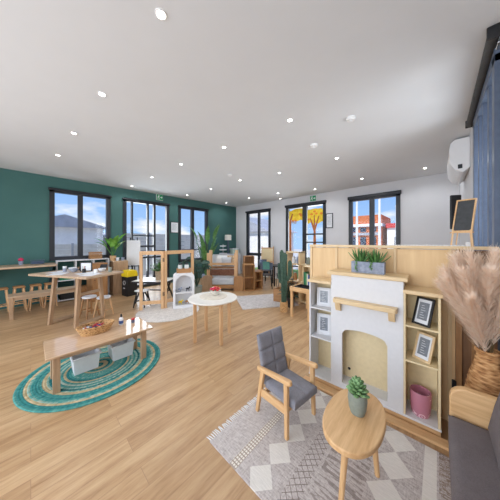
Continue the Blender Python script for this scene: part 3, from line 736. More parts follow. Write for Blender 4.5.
def trail(x, L, label, seed):
    random.seed(seed)
    t = thing('trailing_plant', label, 'plant', fp(-.472+x, .058, 1.115+.1), FR)
    m = MB(); pts = [(0, .01, -.012), (0, 0, .006), (.004, -.006, -.01), (-.002, -.008, -L*.6), (.006, -.008, -L)]
    m.tube(pts, .0016, 5)
    g = MB()
    for k in range(16):
        q = k/15; z = .004-q*L; g.leaf((random.uniform(-.004, .004), -.009, z), (random.uniform(-1, 1), -.45, random.uniform(-.6, .5)), .016, .012, .2, seg=3)
    m.build('vine', LEAF, t); g.build('leaves', LEAFB, t)
trail(-.085, .085, 'longer green trailing vine over the left front of the slate planter', 1); trail(.03, .07, 'shorter green trailing vine over the middle of the slate planter', 2)

# ------------------------------------------------------------------ basket with pampas
BX, BY = .228, 1.945
t = thing('basket_vase', 'tall woven seagrass basket vase standing between the sofa and the divider', 'basket', (BX, BY, 0))
prof = [(.001, 0.0), (.1, 0.0)]; N = 46
ctrl = [(0, .095), (.25, .104), (.42, .1), (.55, .078), (.64, .054), (.69, .047), (.712, .052)]
def interp(z):
    for (za_, ra), (zb_, rb) in zip(ctrl[:-1], ctrl[1:]):
        if z <= zb_: q = (z-za_)/(zb_-za_); return ra+(rb-ra)*q
    return ctrl[-1][1]
n = 56; m = MB(); vs = []; fs = []
rows = 92
for i in range(rows+1):
    z = .712*i/rows; r0 = interp(z); coil = .0035*abs(math.sin(z*math.pi/.016))
    for j in range(n):
        a = 2*math.pi*j/n; tw = .0028*math.sin(j*7+i*1.9)
        vs.append(((r0+coil+tw)*math.cos(a), (r0+coil+tw)*math.sin(a), z))
for i in range(rows):
    for j in range(n): fs.append((i*n+j, i*n+(j+1) % n, (i+1)*n+(j+1) % n, (i+1)*n+j))
fs.append(tuple(range(n))[::-1])
m.add(vs, fs); m.lathe([(.052, .712), (.044, .712), (.039, .69), (.08, .45), (.08, .3), (.001, .29)], n); m.build('woven_body', WICKER, t, ang=80)
m = MB(); k = 40
for q in range(2):
    m.tube([(.051*math.cos(2*math.pi*i/k), .051*math.sin(2*math.pi*i/k), .712+.006*math.sin(i*2+q*3.1)) for i in range(k+1)], .007, 7)
m.build('braided_rim', WICKER, t)
def plume(az, lean, H, seed, fat=1.0):
    random.seed(seed)
    t = thing('pampas_plume', 'tall fluffy pale pink dried pampas plume standing in the seagrass basket', 'pampas plume', (BX+.012*math.cos(az), BY+.012*math.sin(az), .3), 0, 'pampas plumes in the basket')
    d = Vector((math.cos(az), math.sin(az), 0))
    def pt(q):
        r = .02*q + max(0, q-.42)**1.35*lean*H*.95
        return d*r*1.0 + Vector((0, 0, H*(q - .25*lean*max(0, q-.45)**2)))
    MB().tube([pt(i/12) for i in range(13)], [.0032-.0015*i/12 for i in range(13)], 6).build('stem', STEMC, t)
    m = MB()
    ax = None
    for k in range(900):
        q = .5+.5*random.random()**.85; p = pt(q); tan = (pt(min(1.02, q+.03))-pt(q-.03)).normalized()
        rad = Vector((random.gauss(0, 1), random.gauss(0, 1), random.gauss(0, 1))); rad = (rad - tan*rad.dot(tan)).normalized()
        env = math.sin(math.pi*min(1, max(.0, (q-.46)/.58)))**.7
        L = (.05+.06*env)*fat*random.uniform(.7, 1.2); spread = .12+.3*random.random()
        d1 = (tan*(1-spread) + rad*spread).normalized(); d2 = (tan*.9 + rad*.35 + Vector((0, 0, -.3))).normalized()
        a, b, c = p, p+d1*L*.55, p+d1*L*.55+d2*L*.55
        if max(a.x, b.x, c.x)+BX > .318: continue
        sd = tan.cross(rad)*.0016*fat
        m.add([a-sd*.6, a+sd*.6, b-sd, b+sd, c], [(0, 1, 3, 2), (2, 3, 4)])
    m.build('feathery_head', PAMPAS, t, smooth=False)
P_ = [(182, .42, .86), (198, .36, .96), (172, .3, .94), (205, .26, 1.04), (160, .22, 1.0), (185, .17, 1.06), (218, .44, .92), (240, .42, .98), (265, .4, 1.0), (290, .34, .98), (300, .25, 1.02), (320, .22, .96), (100, .2, 1.03), (225, .16, 1.07), (250, .55, .84), (330, .1, 1.05), (60, .1, 1.06), (275, .2, 1.08)]
for i, (az, le, h) in enumerate(P_): plume(R(az), le*1.12, h*.95, 40+i)

# ------------------------------------------------------------------ sofa
t = thing('sofa', 'dark grey sofa with a rounded oak arm in the right corner', 'sofa', (.18, 1.1, 0))
SY0, SY1 = -.75, .6
MB().box(-.12, .13, SY0+.02, SY1-.02, .1, .22).build('base_frame', OAKY, t, bevel=.006)
m = MB(); m.M = Matrix.Translation((-.135, SY0+.03, .22)); pad(m, .27, SY1-SY0-.045, .17, [], [], .02, 0, 30, 70); m.build('seat_cushion', SOFAFAB, t, ang=70)
ap = [(-.13, .1), (.14, .1), (.14, .548)] + [(-.13+.075*(1-math.sin(R(k*11.25)))-.0, .548-.075*(1-math.cos(R(k*11.25)))) for k in range(0, 9)]
MB().prism(ap, 'y', SY1-.012, SY1+.035).build('arm', OAKX, t, bevel=.008, seg=3)
MB().prism(ap, 'y', SY0-.035, SY0+.012).build('arm', OAKX, t, bevel=.008, seg=3)
for a, b in ((SY0+.05, -.08), (-.06, .56)):
    L = .64
    m = MB(); th = .105
    prof = [(.02, .385), (.012, .42), (.035, .55), (.06, .66), (.075, .70), (.1, .715), (.125, .70), (.14, .64), (.14, .385)]
    m.prism(prof, 'y', a, a+L-.035); m.build('back_cushion', SOFAFAB, t, bevel=.018, seg=4)
for x in (-.1, .11):
    for y in (SY0+.06, SY1-.06): MB().tube([(x, y, 0), (x, y, .1)], [.014, .02], 12).build('leg', OAKZ, t)

# ------------------------------------------------------------------ braided rug, low table, tubs
o = MB().lathe([(.001, 0), (.625, 0), (.63, .006), (.625, .012), (.001, .012)], 96).build('braided_rug', BRAID, loc=(-2.79, .52, 0)); tag(o, 'round teal and jute braided rug under the low bench table', 'rug')
BZ = .012
t = thing('low_bench_table', 'long low light wood table with a glossy top standing on the braided rug', 'table', (-2.71, .52, BZ))
GLOSSW = wood('glossy_light_wood', (188, 154, 122), (214, 182, 150), 'y', 1, .08)
MB().box(-.26, .215, -.435, .475, .338, .358).build('tabletop', GLOSSW, t, bevel=.004)
for x, y in ((-.16, -.36), (.14, -.36), (-.16, .39), (.14, .39)): MB().box(x-.023, x+.023, y-.026, y+.026, 0, .338).build('leg', GREYWZ, t, bevel=.003)
MB().box(.125, .145, -.33, .36, .285, .338).box(-.165, -.145, -.33, .36, .285, .338).box(-.132, .112, -.372, -.352, .285, .338).box(-.132, .112, .38, .4, .285, .338).build('apron', GREYWD, t, bevel=.002)
def tub(y, label):
    t = thing('white_tub', label, 'tub', (-2.84, y, BZ), 0, 'white tubs under the low table')
    m = MB(); a, b, h = .115, .115, .17
    def ring(s, z, q=0): return [(sx*(a*s-q), sy*(b*s-q), z) for sx, sy in ((-1, -1), (1, -1), (1, 1), (-1, 1))]
    m.add(ring(.88, 0)+ring(1, h), [(3, 2, 1, 0), (0, 1, 5, 4), (1, 2, 6, 5), (2, 3, 7, 6), (3, 0, 4, 7)])
    m.add(ring(1, h, .006)+ring(.88, .006, .006), [(4, 5, 6, 7), (0, 4, 5, 1), (1, 5, 6, 2), (2, 6, 7, 3), (3, 7, 4, 0)])
    m.build('tub_body', WHITEPL, t, bevel=.004)
    MB().box(-a-.012, a+.012, -b-.012, -b+.006, h-.012, h+.004).box(-a-.012, a+.012, b-.006, b+.012, h-.012, h+.004).box(-a-.012, -a+.006, -b, b, h-.012, h+.004).box(a-.006, a+.012, -b, b, h-.012, h+.004).build('rim', WHITEPL, t, bevel=.004)
tub(.405, 'white plastic tub under the low table nearer its front left leg'); tub(.745, 'white plastic tub under the low table below the paint bottle')
TZ = BZ+.358
t = thing('wicker_basket', 'oval pale wicker basket full of crayons on the low table', 'basket', (-2.83, .5, TZ), 0)
m = MB(); m.lathe([(.001, 0), (.085, 0), (.098, .04), (.112, .085), (.106, .086), (.092, .04), (.08, .01), (.001, .01)], 48, sx=.95, sy=1.55); m.build('woven_side', WICKERP, t)
m = MB()
for q in range(3): m.tube([((.108+.004*math.sin(i*1.7+q*2.1))*.95*math.cos(2*math.pi*i/60), (.108+.004*math.sin(i*1.7+q*2.1))*1.55*math.sin(2*math.pi*i/60),   .086+.006*math.cos(i*1.7+q*2.1)) for i in range(61)], .0055, 6)
m.build('braided_rim', WICKERP, t)
random.seed(11)
CR = [(plain('crayon_%s' % n, c, .6, var=10), n) for n, c in (('purple', (112, 72, 140)), ('green', (84, 130, 74)), ('dark', (58, 50, 62)), ('white', (222, 218, 214)), ('red', (176, 52, 56)), ('blue', (58, 84, 140)))]
for mt, nm in CR:
    for k in range(9):
        a, r = random.random()*6.28, .075*math.sqrt(random.random()); x, y = r*math.cos(a)*.95, r*math.sin(a)*1.5; ya = random.random()*6.28; z = .02+.055*random.random()
        dx, dy = .03*math.cos(ya), .03*math.sin(ya)
        o = MB().tube([(-dx, -dy, 0), (dx*.8, dy*.8, .006), (dx, dy, .007)], [.0075, .0075, .002], 8).build('crayon', mt, loc=(-2.83+x*.78, .5+y*.8, TZ+z))
        tag(o, 'stubby %s crayon lying in the wicker basket' % nm, 'crayon', 'crayons in the wicker basket')
t = thing('paint_bottle', 'white and blue paint bottle with a flip cap on the low table', 'bottle', (-2.86, .755, TZ))
MB().lathe([(.001, 0), (.022, 0), (.024, .01), (.024, .075), (.012, .095), (.001, .095)], 24).build('bottle_body', WHITEPL, t); plabel(MB().lathe([(.0246, .02), (.0246, .055)], 24).build('label_band', BLUE, t), 'dark blue label')
MB().lathe([(.011, .09), (.011, .115), (.005, .135), (.001, .135)], 16).build('cap', BLACKP, t)
t = thing('paint_pot', 'small red lidded paint pot at the end of the low table', 'pot', (-2.83, .88, TZ))
MB().lathe([(.001, 0), (.02, 0), (.02, .04), (.001, .04)], 24).build('pot_body', plain('grey_label', (90, 96, 120), .5, var=20), t); MB().lathe([(.021, .038), (.021, .055), (.001, .056)], 24).build('lid', RED, t)

# ------------------------------------------------------------------ round table
t = thing('round_table', 'round white-topped table on four pale legs in the middle of the floor', 'table', (-2.4, 1.8, 0))
MB().lathe([(.001, .562), (.338, .562), (.35, .57), (.35, .58), (.345, .585), (.001, .585)], 72).build('tabletop', MARBLE, t)
for a in (-105, -13, 77, 167): x, y = .255*math.cos(R(a)), .255*math.sin(R(a)); MB().box(-.02, .02, -.02, .02, 0, .562, M=Matrix.Translation((x*1.04, y*1.04, 0)) @ Matrix.Rotation(R(a), 4, 'Z')).build('leg', PINEZ, t, bevel=.003)
m = MB()
for a in (-105, -13, 77, 167):
    p = Vector((.235*math.cos(R(a)), .235*math.sin(R(a)), .535)); q = Vector((.235*math.cos(R(a+92)), .235*math.sin(R(a+92)), .535)); m.beam(p, q, .016, .05)
m.build('apron', PINEX, t)
o = MB().lathe([(.001, 0), (.2, 0), (.2, .006), (.19, .008), (.001, .006)], 48).build('round_mat', plain('pale_mat', (214, 206, 192), .7, var=10, scale=20)); o.location = (-2.43, 1.83, .585); tag(o, 'round beige mat lying on the white round table', 'mat')
t = thing('flower_bowl', 'small pale bowl of red and orange blooms on the round table', 'bowl', (-2.46, 1.89, .593))
MB().lathe([(.001, 0), (.045, 0), (.075, .035), (.085, .07), (.079, .07), (.065, .035), (.001, .012)], 36).build('bowl', plain('pale_bowl', (214, 208, 196), .5, var=10), t)
random.seed(4)
for k in range(14):
    a = k*2.4; r = .075*math.sqrt(k/14); m = MB()
    z = .078+.03*(1-k/14)
    m.ball((r*math.cos(a), r*math.sin(a), z), .019, .019, .016, 9, 6)
    for b in range(6): m.leaf((r*math.cos(a), r*math.sin(a), z), (math.cos(b*1.05), math.sin(b*1.05), .7), .022, .016, .4, seg=3)
    m.build('bloom', [RED, ORANGE, PINK, RED, plain('cream_bloom', (236, 220, 196), .6) if 'cream_bloom' not in MATS else MATS['cream_bloom']][k % 5], t)
m = MB()
for k in range(10): m.leaf((0, 0, .045), (math.cos(k*2.1), math.sin(k*2.1), .35), .075, .02, .3, seg=4)
m.build('leaves', LEAF, t)

# ------------------------------------------------------------------ tall work table with its clutter
t = thing('work_table', 'tall wooden trestle work table crowded with papers near the green wall', 'table', (-4.62, .56, 0), 28)
MB().box(-.64, .64, -.33, .33, .815, .85).build('tabletop', GREYWD, t, bevel=.004)
for sx in (-.27, .27):
    for sy in (-1, 1): MB().beam((sx*1.08, sy*.235, .0), (sx, sy*.17, .815), .045, .05, w1=.05, d1=.055).build('leg', WALNZ if False else GREYWZ, t, bevel=.004)
    MB().box(sx*1.07-.02, sx*1.07+.02, -.21, .21, .015, .055).build('foot_rail', GREYWD, t, bevel=.003)
    MB().box(sx-.018, sx+.018, -.18, .18, .5, .54).build('upper_rail', GREYWD, t, bevel=.003)
MB().box(-.27, .27, -.015, .015, .76, .815).build('apron', GREYWD, t)
ca, sa = math.cos(R(28)), math.sin(R(28))
def wt(x, y, z=.85): return (-4.62+x*ca-y*sa, .56+x*sa+y*ca, z)
t = thing('tabletop_sign', 'black framed white sign standing upright on the work table', 'sign', wt(.02, .12), 50)
m = MB(); w, h, b = .2, .17, .018
m.box(-w/2, -w/2+b, 0, .015, 0, h).box(w/2-b, w/2, 0, .015, 0, h).box(-w/2+b, w/2-b, 0, .015, 0, b).box(-w/2+b, w/2-b, 0, .015, h-b, h).build('frame', BLACKP, t)
MB().box(-w/2+b, w/2-b, .004, .012, b, h-b).build('sheet', PRINT, t); MB().box(-.05, .05, 0, .06, 0, .012).build('stand_foot', BLACKP, t)
random.seed(21)
for i, (x, y, a, w, l, lab) in enumerate(((-.38, -.05, 10, .2, .28, 'white sheet of paper at the left end of the work table'), (-.15, -.2, 35, .2, .28, 'white sheet of paper near the front edge of the work table'), (.24, -.02, -15, .2, .28, 'white sheet of paper right of the sign on the work table'), (.45, -.12, 20, .2, .26, 'white sheet of paper at the right end of the work table'))):
    o = MB().box(-w/2, w/2, -l/2, l/2, 0, .0025).build('paper_sheet', PRINT, loc=wt(x, y), rz=R(28+a)); tag(o, lab, 'paper', 'papers on the work table')
for i, (x, y, mt, lab) in enumerate(((-.33, .14, WHITEPL, 'white bowl at the back left of the work table'), (-.12, .02, SLATE, 'grey bowl left of the sign on the work table'), (.3, .2, WHITEPL, 'white bowl at the back right of the work table'))):
    o = MB().lathe([(.001, 0), (.03, 0), (.055, .03), (.062, .055), (.057, .055), (.045, .025), (.001, .01)], 28).build('bowl', mt, loc=wt(x, y, .8525 if i == 2 else .8527)); tag(o, lab, 'bowl', 'bowls on the work table')
t = thing('pencil_cup', 'dark cup of pencils on the work table in front of the sign', 'cup', wt(.14, .0, .85))
MB().lathe([(.001, 0), (.026, 0), (.028, .07), (.024, .07), (.023, .01), (.001, .01)], 20).build('cup', BLACKP, t)
for k in range(5): MB().tube([(.006*math.cos(k*1.3), .006*math.sin(k*1.3), .012), (.022*math.cos(k*1.3), .022*math.sin(k*1.3), .115)], .003, 6).build('pencil', (OAKZ, BLUE, RED, YELLOW, LEAF)[k], t)
for i, (x, y, hh, mt, lab) in enumerate(((-.5, .12, .075, WHITEPL, 'tall white cup at the far left end of the work table'), (-.28, -.02, .06, SLATE, 'squat grey cup standing between the two left paper sheets'), (.38, .02, .065, WHITEPL, 'white cup between the right paper sheets on the work table'), (.5, .18, .08, SAGE, 'sage cup at the right rear corner of the work table'))):
    o = MB().lathe([(.001, 0), (.026, 0), (.03, hh), (.026, hh), (.023, .01), (.001, .01)], 24).build('cup', mt, loc=wt(x, y, .8527)); tag(o, lab, 'cup', 'cups on the work table')
def tablet(x, y, rz, lab):
    t = thing('clipboard', lab, 'clipboard', wt(x, y, .85), rz)
    m = MB(); m.M = Matrix.Rotation(R(-30), 4, 'X'); m.box(-.06, .06, 0, .006, 0, .13); m.build('board', BLACKP, t)
    MB().beam((0, .025, 0), (0, .05, .085), .02, .005).build('prop', BLACKP, t)
tablet(-.22, .22, 50, 'dark clipboard propped at the back of the work table left of the sign'); tablet(.2, .28, 50, 'dark clipboard propped at the back of the work table right of the sign')

def stool(name, loc, rz, h, r, seatm, legm, label, group, square=False):
    t = thing(name, label, 'stool', loc, rz, group)
    if square: MB().box(-r, r, -r*.8, r*.8, h-.03, h).build('seat', seatm, t, bevel=.012)
    else: MB().lathe([(.001, h-.03), (r*.95, h-.03), (r, h-.02), (r, h-.006), (r*.96, h), (.001, h-.003)], 32).build('seat', seatm, t)
    for sx in (-1, 1):
        for sy in (-1, 1): MB().tube([(sx*r*1.0, sy*r*.95, 0), (sx*r*.6, sy*r*.55, h-.028)], [.012, .016], 10).build('leg', legm, t)
    m = MB()
    for sx in (-1, 1): m.beam((sx*r*.86, -r*.8, h*.33), (sx*r*.86, r*.8, h*.33), .014, .018)
    m.beam((-r*.86, 0, h*.33), (r*.86, 0, h*.33), .014, .018); m.build('stretcher', legm, t); return t
stool('white_stool', (-4.75, .74, 0), 20, .38, .11, WHITEPL, WALNZ, 'white topped wooden stool under the work table farther from the white screen', 'white topped stools')
stool('white_stool', (-4.6, .93, 0), 35, .36, .11, WHITEPL, PINEZ, 'white topped wooden stool behind the right trestle of the work table', 'white topped stools')

# counter along the green wall, seats below it
t = thing('wall_counter', 'long wooden counter running along the green wall', 'counter', (XL, -.6, 0))
MB().box(.003, .62, -1.1, .98, .865, .9).build('worktop', GREYWD, t, bevel=.004)
for y in (-1.0, -.15, .9): MB().prism([(.003, .4), (.06, .4), (.56, .86), (.5, .865), (.003, .865)], 'y', y-.02, y+.02).build('bracket', plain('counter_bracket', (52, 84, 92), .6) if 'counter_bracket' not in MATS else MATS['counter_bracket'], t)
names = ['wooden stool under the counter at the left edge of the photo', 'wooden stool under the counter behind the bench end', 'wooden stool under the counter, third along from the left', 'wooden stool under the counter nearest the white shelf']
for (x, y), lab in zip(((-6.12, -.38), (-6.14, -.16), (-6.14, .07), (-6.14, .28)), names): stool('counter_stool', (x, y, 0), 8, .5, .1, WALNX, PINEZ, lab, 'stools under the counter', True)
t = thing('bench', 'long plain wooden bench in front of the counter stools', 'bench', (-5.68, .22, 0), 4)
MB().box(-.16, .16, -.5, .5, .39, .42).build('seat', GREYWD, t, bevel=.004)
for x in (-.12, .12):
    for y in (-.46, .46): MB().box(x-.022, x+.022, y-.022, y+.022, 0, .39).build('leg', GREYWZ, t, bevel=.003)
    MB().box(x-.01, x+.01, -.44, .44, .335, .39).build('apron', GREYWD, t)
t = thing('pink_flower_pot', 'small grey pot of crimson flowers on the wall counter', 'potted plant', (-6.38, -.14, .9))
MB().lathe([(.001, 0), (.03, 0), (.038, .08), (.03, .08), (.001, .07)], 24).build('pot', SLATE, t)
for k in range(9): m = MB(); a = k*2.4; m.ball((.03*math.cos(a)*(k/9)**.5, .03*math.sin(a)*(k/9)**.5, .1+.03*(1-k/9)), .02, n=8, k=6); m.build('bloom', PINK, t)
m = MB(); [m.leaf((0, 0, .075), (math.cos(k), math.sin(k), .4), .05, .02, .3, seg=3) for k in range(7)]; m.build('leaves', LEAFD, t)
t = thing('blue_basket', 'slate blue wire basket on the wall counter beside the flowers', 'basket', (-6.4, .1, .9))
m = MB(); 
for k in range(9): m.box(-.06, -.056, -.1+.025*k-.003, -.1+.025*k+.003, 0, .09).box(.056, .06, -.1+.025*k-.003, -.1+.025*k+.003, 0, .09)
for z in (0, .045, .085): m.box(-.06, .06, -.104, -.1, z, z+.006).box(-.06, .06, .1, .104, z, z+.006).box(-.06, -.056, -.1, .1, z, z+.006).box(.056, .06, -.1, .1, z, z+.006)
m.box(-.06, .06, -.1, .1, 0, .004); m.build('wire_body', SLATEF, t); MB().box(-.05, .05, -.09, .09, .004, .06).build('folded_cloth', plain('blue_cloth', (90, 110, 140), .9), t)

# white shelf below the counter window and what stands there
t = thing('white_shelf_unit', 'low white open shelf under the counter window', 'shelf', (-6.42, .9, 0))
for y in (-.5, -.17, .17, .48): MB().box(-.14, .14, y-.01, y+.01, 0, .93).build('upright', WHITEB, t)
for z in (.05, .5, .95): MB().box(-.14, .14, -.51, .49, z-.02, z).build('shelf', WHITEB, t)
for i, (y, z, w, h, mt, lab) in enumerate(((.55, .5, .13, .2, GREENBK, 'green storage box on the white shelf nearest the counter'), (.87, .5, .14, .26, PINEZ, 'wooden storage box in the middle of the white shelf'), (1.2, .5, .14, .24, SLATE, 'grey storage box at the crate end of the white shelf'), (.56, .05, .14, .25, BLACKP, 'black storage box low on the white shelf'), (.88, .05, .14, .25, WALNX, 'honey wood storage box low on the white shelf'))):
    t = thing('storage_box', lab, 'box', (-6.42, y+.03, z), 0, 'boxes on the white shelf')
    MB().box(-.11, .11, -w, w-.02, 0, h-.02).build('box_body', mt, t, bevel=.004); MB().box(-.115, .115, -w-.004, w-.016, h-.02, h).build('lid', mt, t, bevel=.003)
t = thing('wooden_crate', 'small slatted wooden crate standing on the white shelf by the window', 'crate', (-6.42, 1.12, .95))
m = MB()
for z in (.02, .075, .13): m.box(-.08, .08, -.13, -.12, z, z+.04).box(-.08, .08, .12, .13, z, z+.04).box(-.08, -.07, -.12, .12, z, z+.04).box(.07, .08, -.12, .12, z, z+.04)
m.box(-.08, .08, -.13, .13, 0, .015); m.build('slats', WALNX, t)
t = thing('wooden_cabinet', 'small honey wood cabinet standing between the white shelf and the stools', 'cabinet', (-5.95, 1.08, 0), 10)
MB().box(-.16, .14, -.16, .16, 0, .88).build('body', WALNZ, t, bevel=.004)
d = MB().box(.141, .155, -.15, .15, .05, .84).build('door', WALNZ, t, bevel=.003); MB().ball((.162, -.11, .5), .01).build('knob', BLACKM, d)

# crate shelf with the tall green plant, bin, white board
t = thing('cubby_shelf', 'pale wooden cubby shelf with upright slats beside the garden door', 'shelf', (-6.3, 1.585, 0))
MB().box(-.24, .22, -.16, .18, 0, .03).box(-.24, .22, -.16, .18, .855, .885).build('shelf_board', GREYWD, t, bevel=.003)
MB().box(.2, .22, -.16, .18, .03, .855).build('end_panel', GREYWZ, t)
for k in range(5): x = -.23+.11*k; MB().box(x-.012, x+.012, -.16, .16, .03, .855).build('divider', GREYWZ, t)
MB().box(-.24, .2, .165, .18, .03, .855).build('back_panel', WALNZ, t)
t = thing('fan_leaf_plant', 'bright green broad-leaved plant in a pale pot on the cubby shelf', 'potted plant', (-6.28, 1.47, .885))
MB().lathe([(.001, 0), (.06, 0), (.075, .13), (.066, .13), (.001, .11)], 28).build('pot', PINEX, t); MB().lathe([(.001, .115), (.067, .115)], 20).build('soil', TERRA, t)
random.seed(9)
for k in range(11):
    a = k*2.4; tilt = .12+.5*random.random(); d = Vector((math.cos(a)*math.sin(tilt), math.sin(a)*math.sin(tilt), math.cos(tilt))); b = Vector((0, 0, .11)); e = b+d*random.uniform(.2, .42)
    m = MB(); m.tube([b, (b+e)/2, e], .006, 6); m.build('stem', LEAF, t); m = MB(); m.leaf(e, d, random.uniform(.28, .4), .15, .45, seg=7, fold=.2, tip=.9); m.build('leaf', LEAFB, t)
for (x, y, mt, lab) in ((-6.16, 1.66, SLATE, 'small grey pot at the end of the cubby shelf'), (-6.2, 1.55, WHITEPL, 'small white pot in front of the broad-leaved plant')):
    o = MB().lathe([(.001, 0), (.03, 0), (.04, .08), (.034, .08), (.03, .02), (.001, .015)], 24).build('small_pot', mt, loc=(x+.02, y, .885)); tag(o, lab, 'pot')
t = thing('lidded_bin', 'black box with a bright yellow lid on the floor by the cubby shelf', 'bin', (-5.86, 1.74, 0), 12)
MB().box(-.13, .13, -.13, .13, 0, .49).build('bin_body', BLACKP, t, bevel=.01)
MB().prism([(-.14, .49), (.14, .49), (.14, .55), (.1, .65), (-.1, .65), (-.14, .55)], 'x', -.14, .14).build('lid', YELLOW, t, bevel=.012)
m = MB()
for i in range(20):
    a0_, a1_ = 2*math.pi*i/20, 2*math.pi*(i+.9)/20; m.beam((.05*math.cos(a0_), -.131, .34+.05*math.sin(a0_)), (.05*math.cos(a1_), -.131, .34+.05*math.sin(a1_)), .006, .016, up=(0, 1, 0))
m.box(-.045, .02, -.133, -.13, .19, .215); m.build('round_emblem', WHITEPL, t)
t = thing('white_board_easel', 'white board on a black easel between the cubby shelf and the garden door', 'easel', (-6.3, 1.97, 0), 60)
for x in (-.14, .14): MB().tube([(x*1.2, -.02, 0), (x*.6, .03, 1.5)], .014, 8).build('leg', BLACKM, t)
MB().tube([(0, .19, 0), (0, .04, 1.45)], .014, 8).build('rear_leg', BLACKM, t)
m = MB(); m.M = Matrix.Translation((0, -.03, .72)) @ Matrix.Rotation(R(-4), 4, 'X'); m.box(-.17, .17, -.012, .012, 0, .7); m.build('board', WHITEB, t, bevel=.006)
MB().box(-.15, .15, -.08, -.01, .69, .715).build('ledge', BLACKM, t)

# ------------------------------------------------------------------ folding screen, round rug, arch shelf, trestle table
o = MB().lathe([(.001, 0), (.58, 0), (.585, .006), (.575, .014), (.001, .014)], 72).build('round_rug', RUGPALE, loc=(-3.95, 1.88, 0)); tag(o, 'round pale shaggy rug under the folding wooden screen', 'rug')
RZ2 = .014
t = thing('folding_screen', 'two-panel open pine folding screen standing on the round pale rug', 'screen', (-4.139, 1.864, RZ2))
A_, B_ = Vector((-4.36, 1.5, 0))-Vector((-4.139, 1.864, 0)), Vector((-4.2, 2.56, 0))-Vector((-4.139, 1.864, 0))
for (P, nm) in ((A_, 'front'), (B_, 'rear')):
    d = P.normalized(); off = d*.03
    for q in (off, P): MB().beam(q, q+Vector((0, 0, 1.18)), .045, .055, up=d).build('post', PINEZ, t, bevel=.004)
    for z, hh in ((1.145, .075), (.14, .07)): MB().beam(off+Vector((0, 0, z)), P+Vector((0, 0, z)), .035, hh).build('rail', PINEX, t, bevel=.003)
for z in (1.0, .3): MB().box(-.015, .015, -.03, .03, z-.04, z+.04).build('hinge', BLACKM, t)
t = thing('arch_shelf', 'small white cube shelf with a rounded arch opening on the round rug', 'shelf', (-3.85, 2.15, RZ2), 64)
w, h, dp = .21, .72, .26
# local: front faces -y
def rarch(w, h, r): return [(-w, 0), (w, 0), (w, h-r)] + [(w-r+r*math.cos(R(a)), h-r+r*math.sin(R(a))) for a in range(10, 90, 10)] + [(-w+r-r*math.cos(R(a)), h-r+r*math.sin(R(a))) for a in range(90, 0, -10)] + [(-w, h-r)]
m = MB(); out = rarch(w, h, .09)
MB().prism(out, 'y', .2, .22).build('back_panel', WHITEB, t)
# shell: outer outline with an arched hole
inn = [(-w+.045, .06), (w-.045, .06), (w-.045, h-.21)] + [((w-.045)*math.cos(R(a)), h-.21+.165*math.sin(R(a))) for a in range(10, 180, 10)] + [(-w+.045, h-.21)]
def loopmesh(m, o_, i_, ya, yb, mi=0):
    k = 96
    import bisect
    def res(p):
        L = [0]
        for a, b in zip(p, p[1:]+p[:1]): L.append(L[-1]+math.dist(a, b))
        out = []
        return out
    c = (0, h*.5)
    def cast(p, ang):
        dx, dy = math.cos(ang), math.sin(ang); best = None
        for a, b in zip(p, p[1:]+p[:1]):
            ex, ey = b[0]-a[0], b[1]-a[1]; den = dx*ey-dy*ex
            if abs(den) < 1e-9: continue
            s_ = ((a[0]-c[0])*ey-(a[1]-c[1])*ex)/den; u_ = ((a[0]-c[0])*dy-(a[1]-c[1])*dx)/den
            if s_ > 0 and -1e-6 <= u_ <= 1+1e-6 and (best is None or s_ > best): best = s_
        return (c[0]+dx*best, c[1]+dy*best)
    angs = sorted(set([2*math.pi*q/k+.001 for q in range(k)] + [math.atan2(p[1]-c[1], p[0]-c[0]) % (2*math.pi) for p in (o_+i_)]))
    n = len(angs); vs = []
    for p in (o_, i_):
        for y in (ya, yb):
            for a in angs: q = cast(p, a); vs.append((q[0], y, q[1]))
    fs = []
    for i in range(n):
        j = (i+1) % n
        fs += [(i, j, 2*n+j, 2*n+i), (n+i, 3*n+i, 3*n+j, n+j), (i, n+i, n+j, j), (2*n+i, 2*n+j, 3*n+j, 3*n+i)]
    m.add(vs, fs, mi)
m = MB(); loopmesh(m, out, inn, 0, .2); m.build('shell', WHITEB, t, bevel=.003)
MB().box(-w+.04, w-.04, .005, .2, .3, .325).build('shelf', WHITEB, t)
sc_, ss_ = math.cos(R(64)), math.sin(R(64))
def ash(x, y, z): return (-3.85+x*sc_-y*ss_, 2.15+x*ss_+y*sc_, RZ2+z)
for i, (x, z, mt, lab) in enumerate(((-.09, .325, SLATE, 'small grey toy animal on the upper level of the arch shelf, left'), (.08, .325, BLACKP, 'small dark toy animal on the upper level of the arch shelf, right'), (-.07, .06, YELLOW, 'small yellowish toy on the lower level of the arch shelf, left'), (.07, .06, WALNX, 'small brown toy on the lower level of the arch shelf, right'))):
    m = MB(); m.ball((0, 0, .05), .04, .02, .022, 12, 8); m.ball((.042, 0, .075), .018, .014, .018, 10, 6)
    for sx in (-.025, .025):
        for sy in (-.01, .01): m.tube([(sx, sy, 0), (sx, sy, .045)], .007, 6)
    o = m.build('toy_animal', mt, loc=ash(x, .1, z), rz=R(64)); tag(o, lab, 'toy', 'toys in the arch shelf')
t = thing('display_box', 'honey wood display box with glass jars on top of the arch shelf', 'box', ash(0, .11, h), 64)
MB().box(-.14, .14, -.08, .08, 0, .012).box(-.14, .14, -.08, -.07, .012, .09).box(-.14, .14, .07, .08, .012, .09).box(-.14, -.13, -.07, .07, .012, .09).box(.13, .14, -.07, .07, .012, .09).build('box_body', WALNX, t)
JAR = plain('jar_glass', (196, 200, 196), .15, var=6)
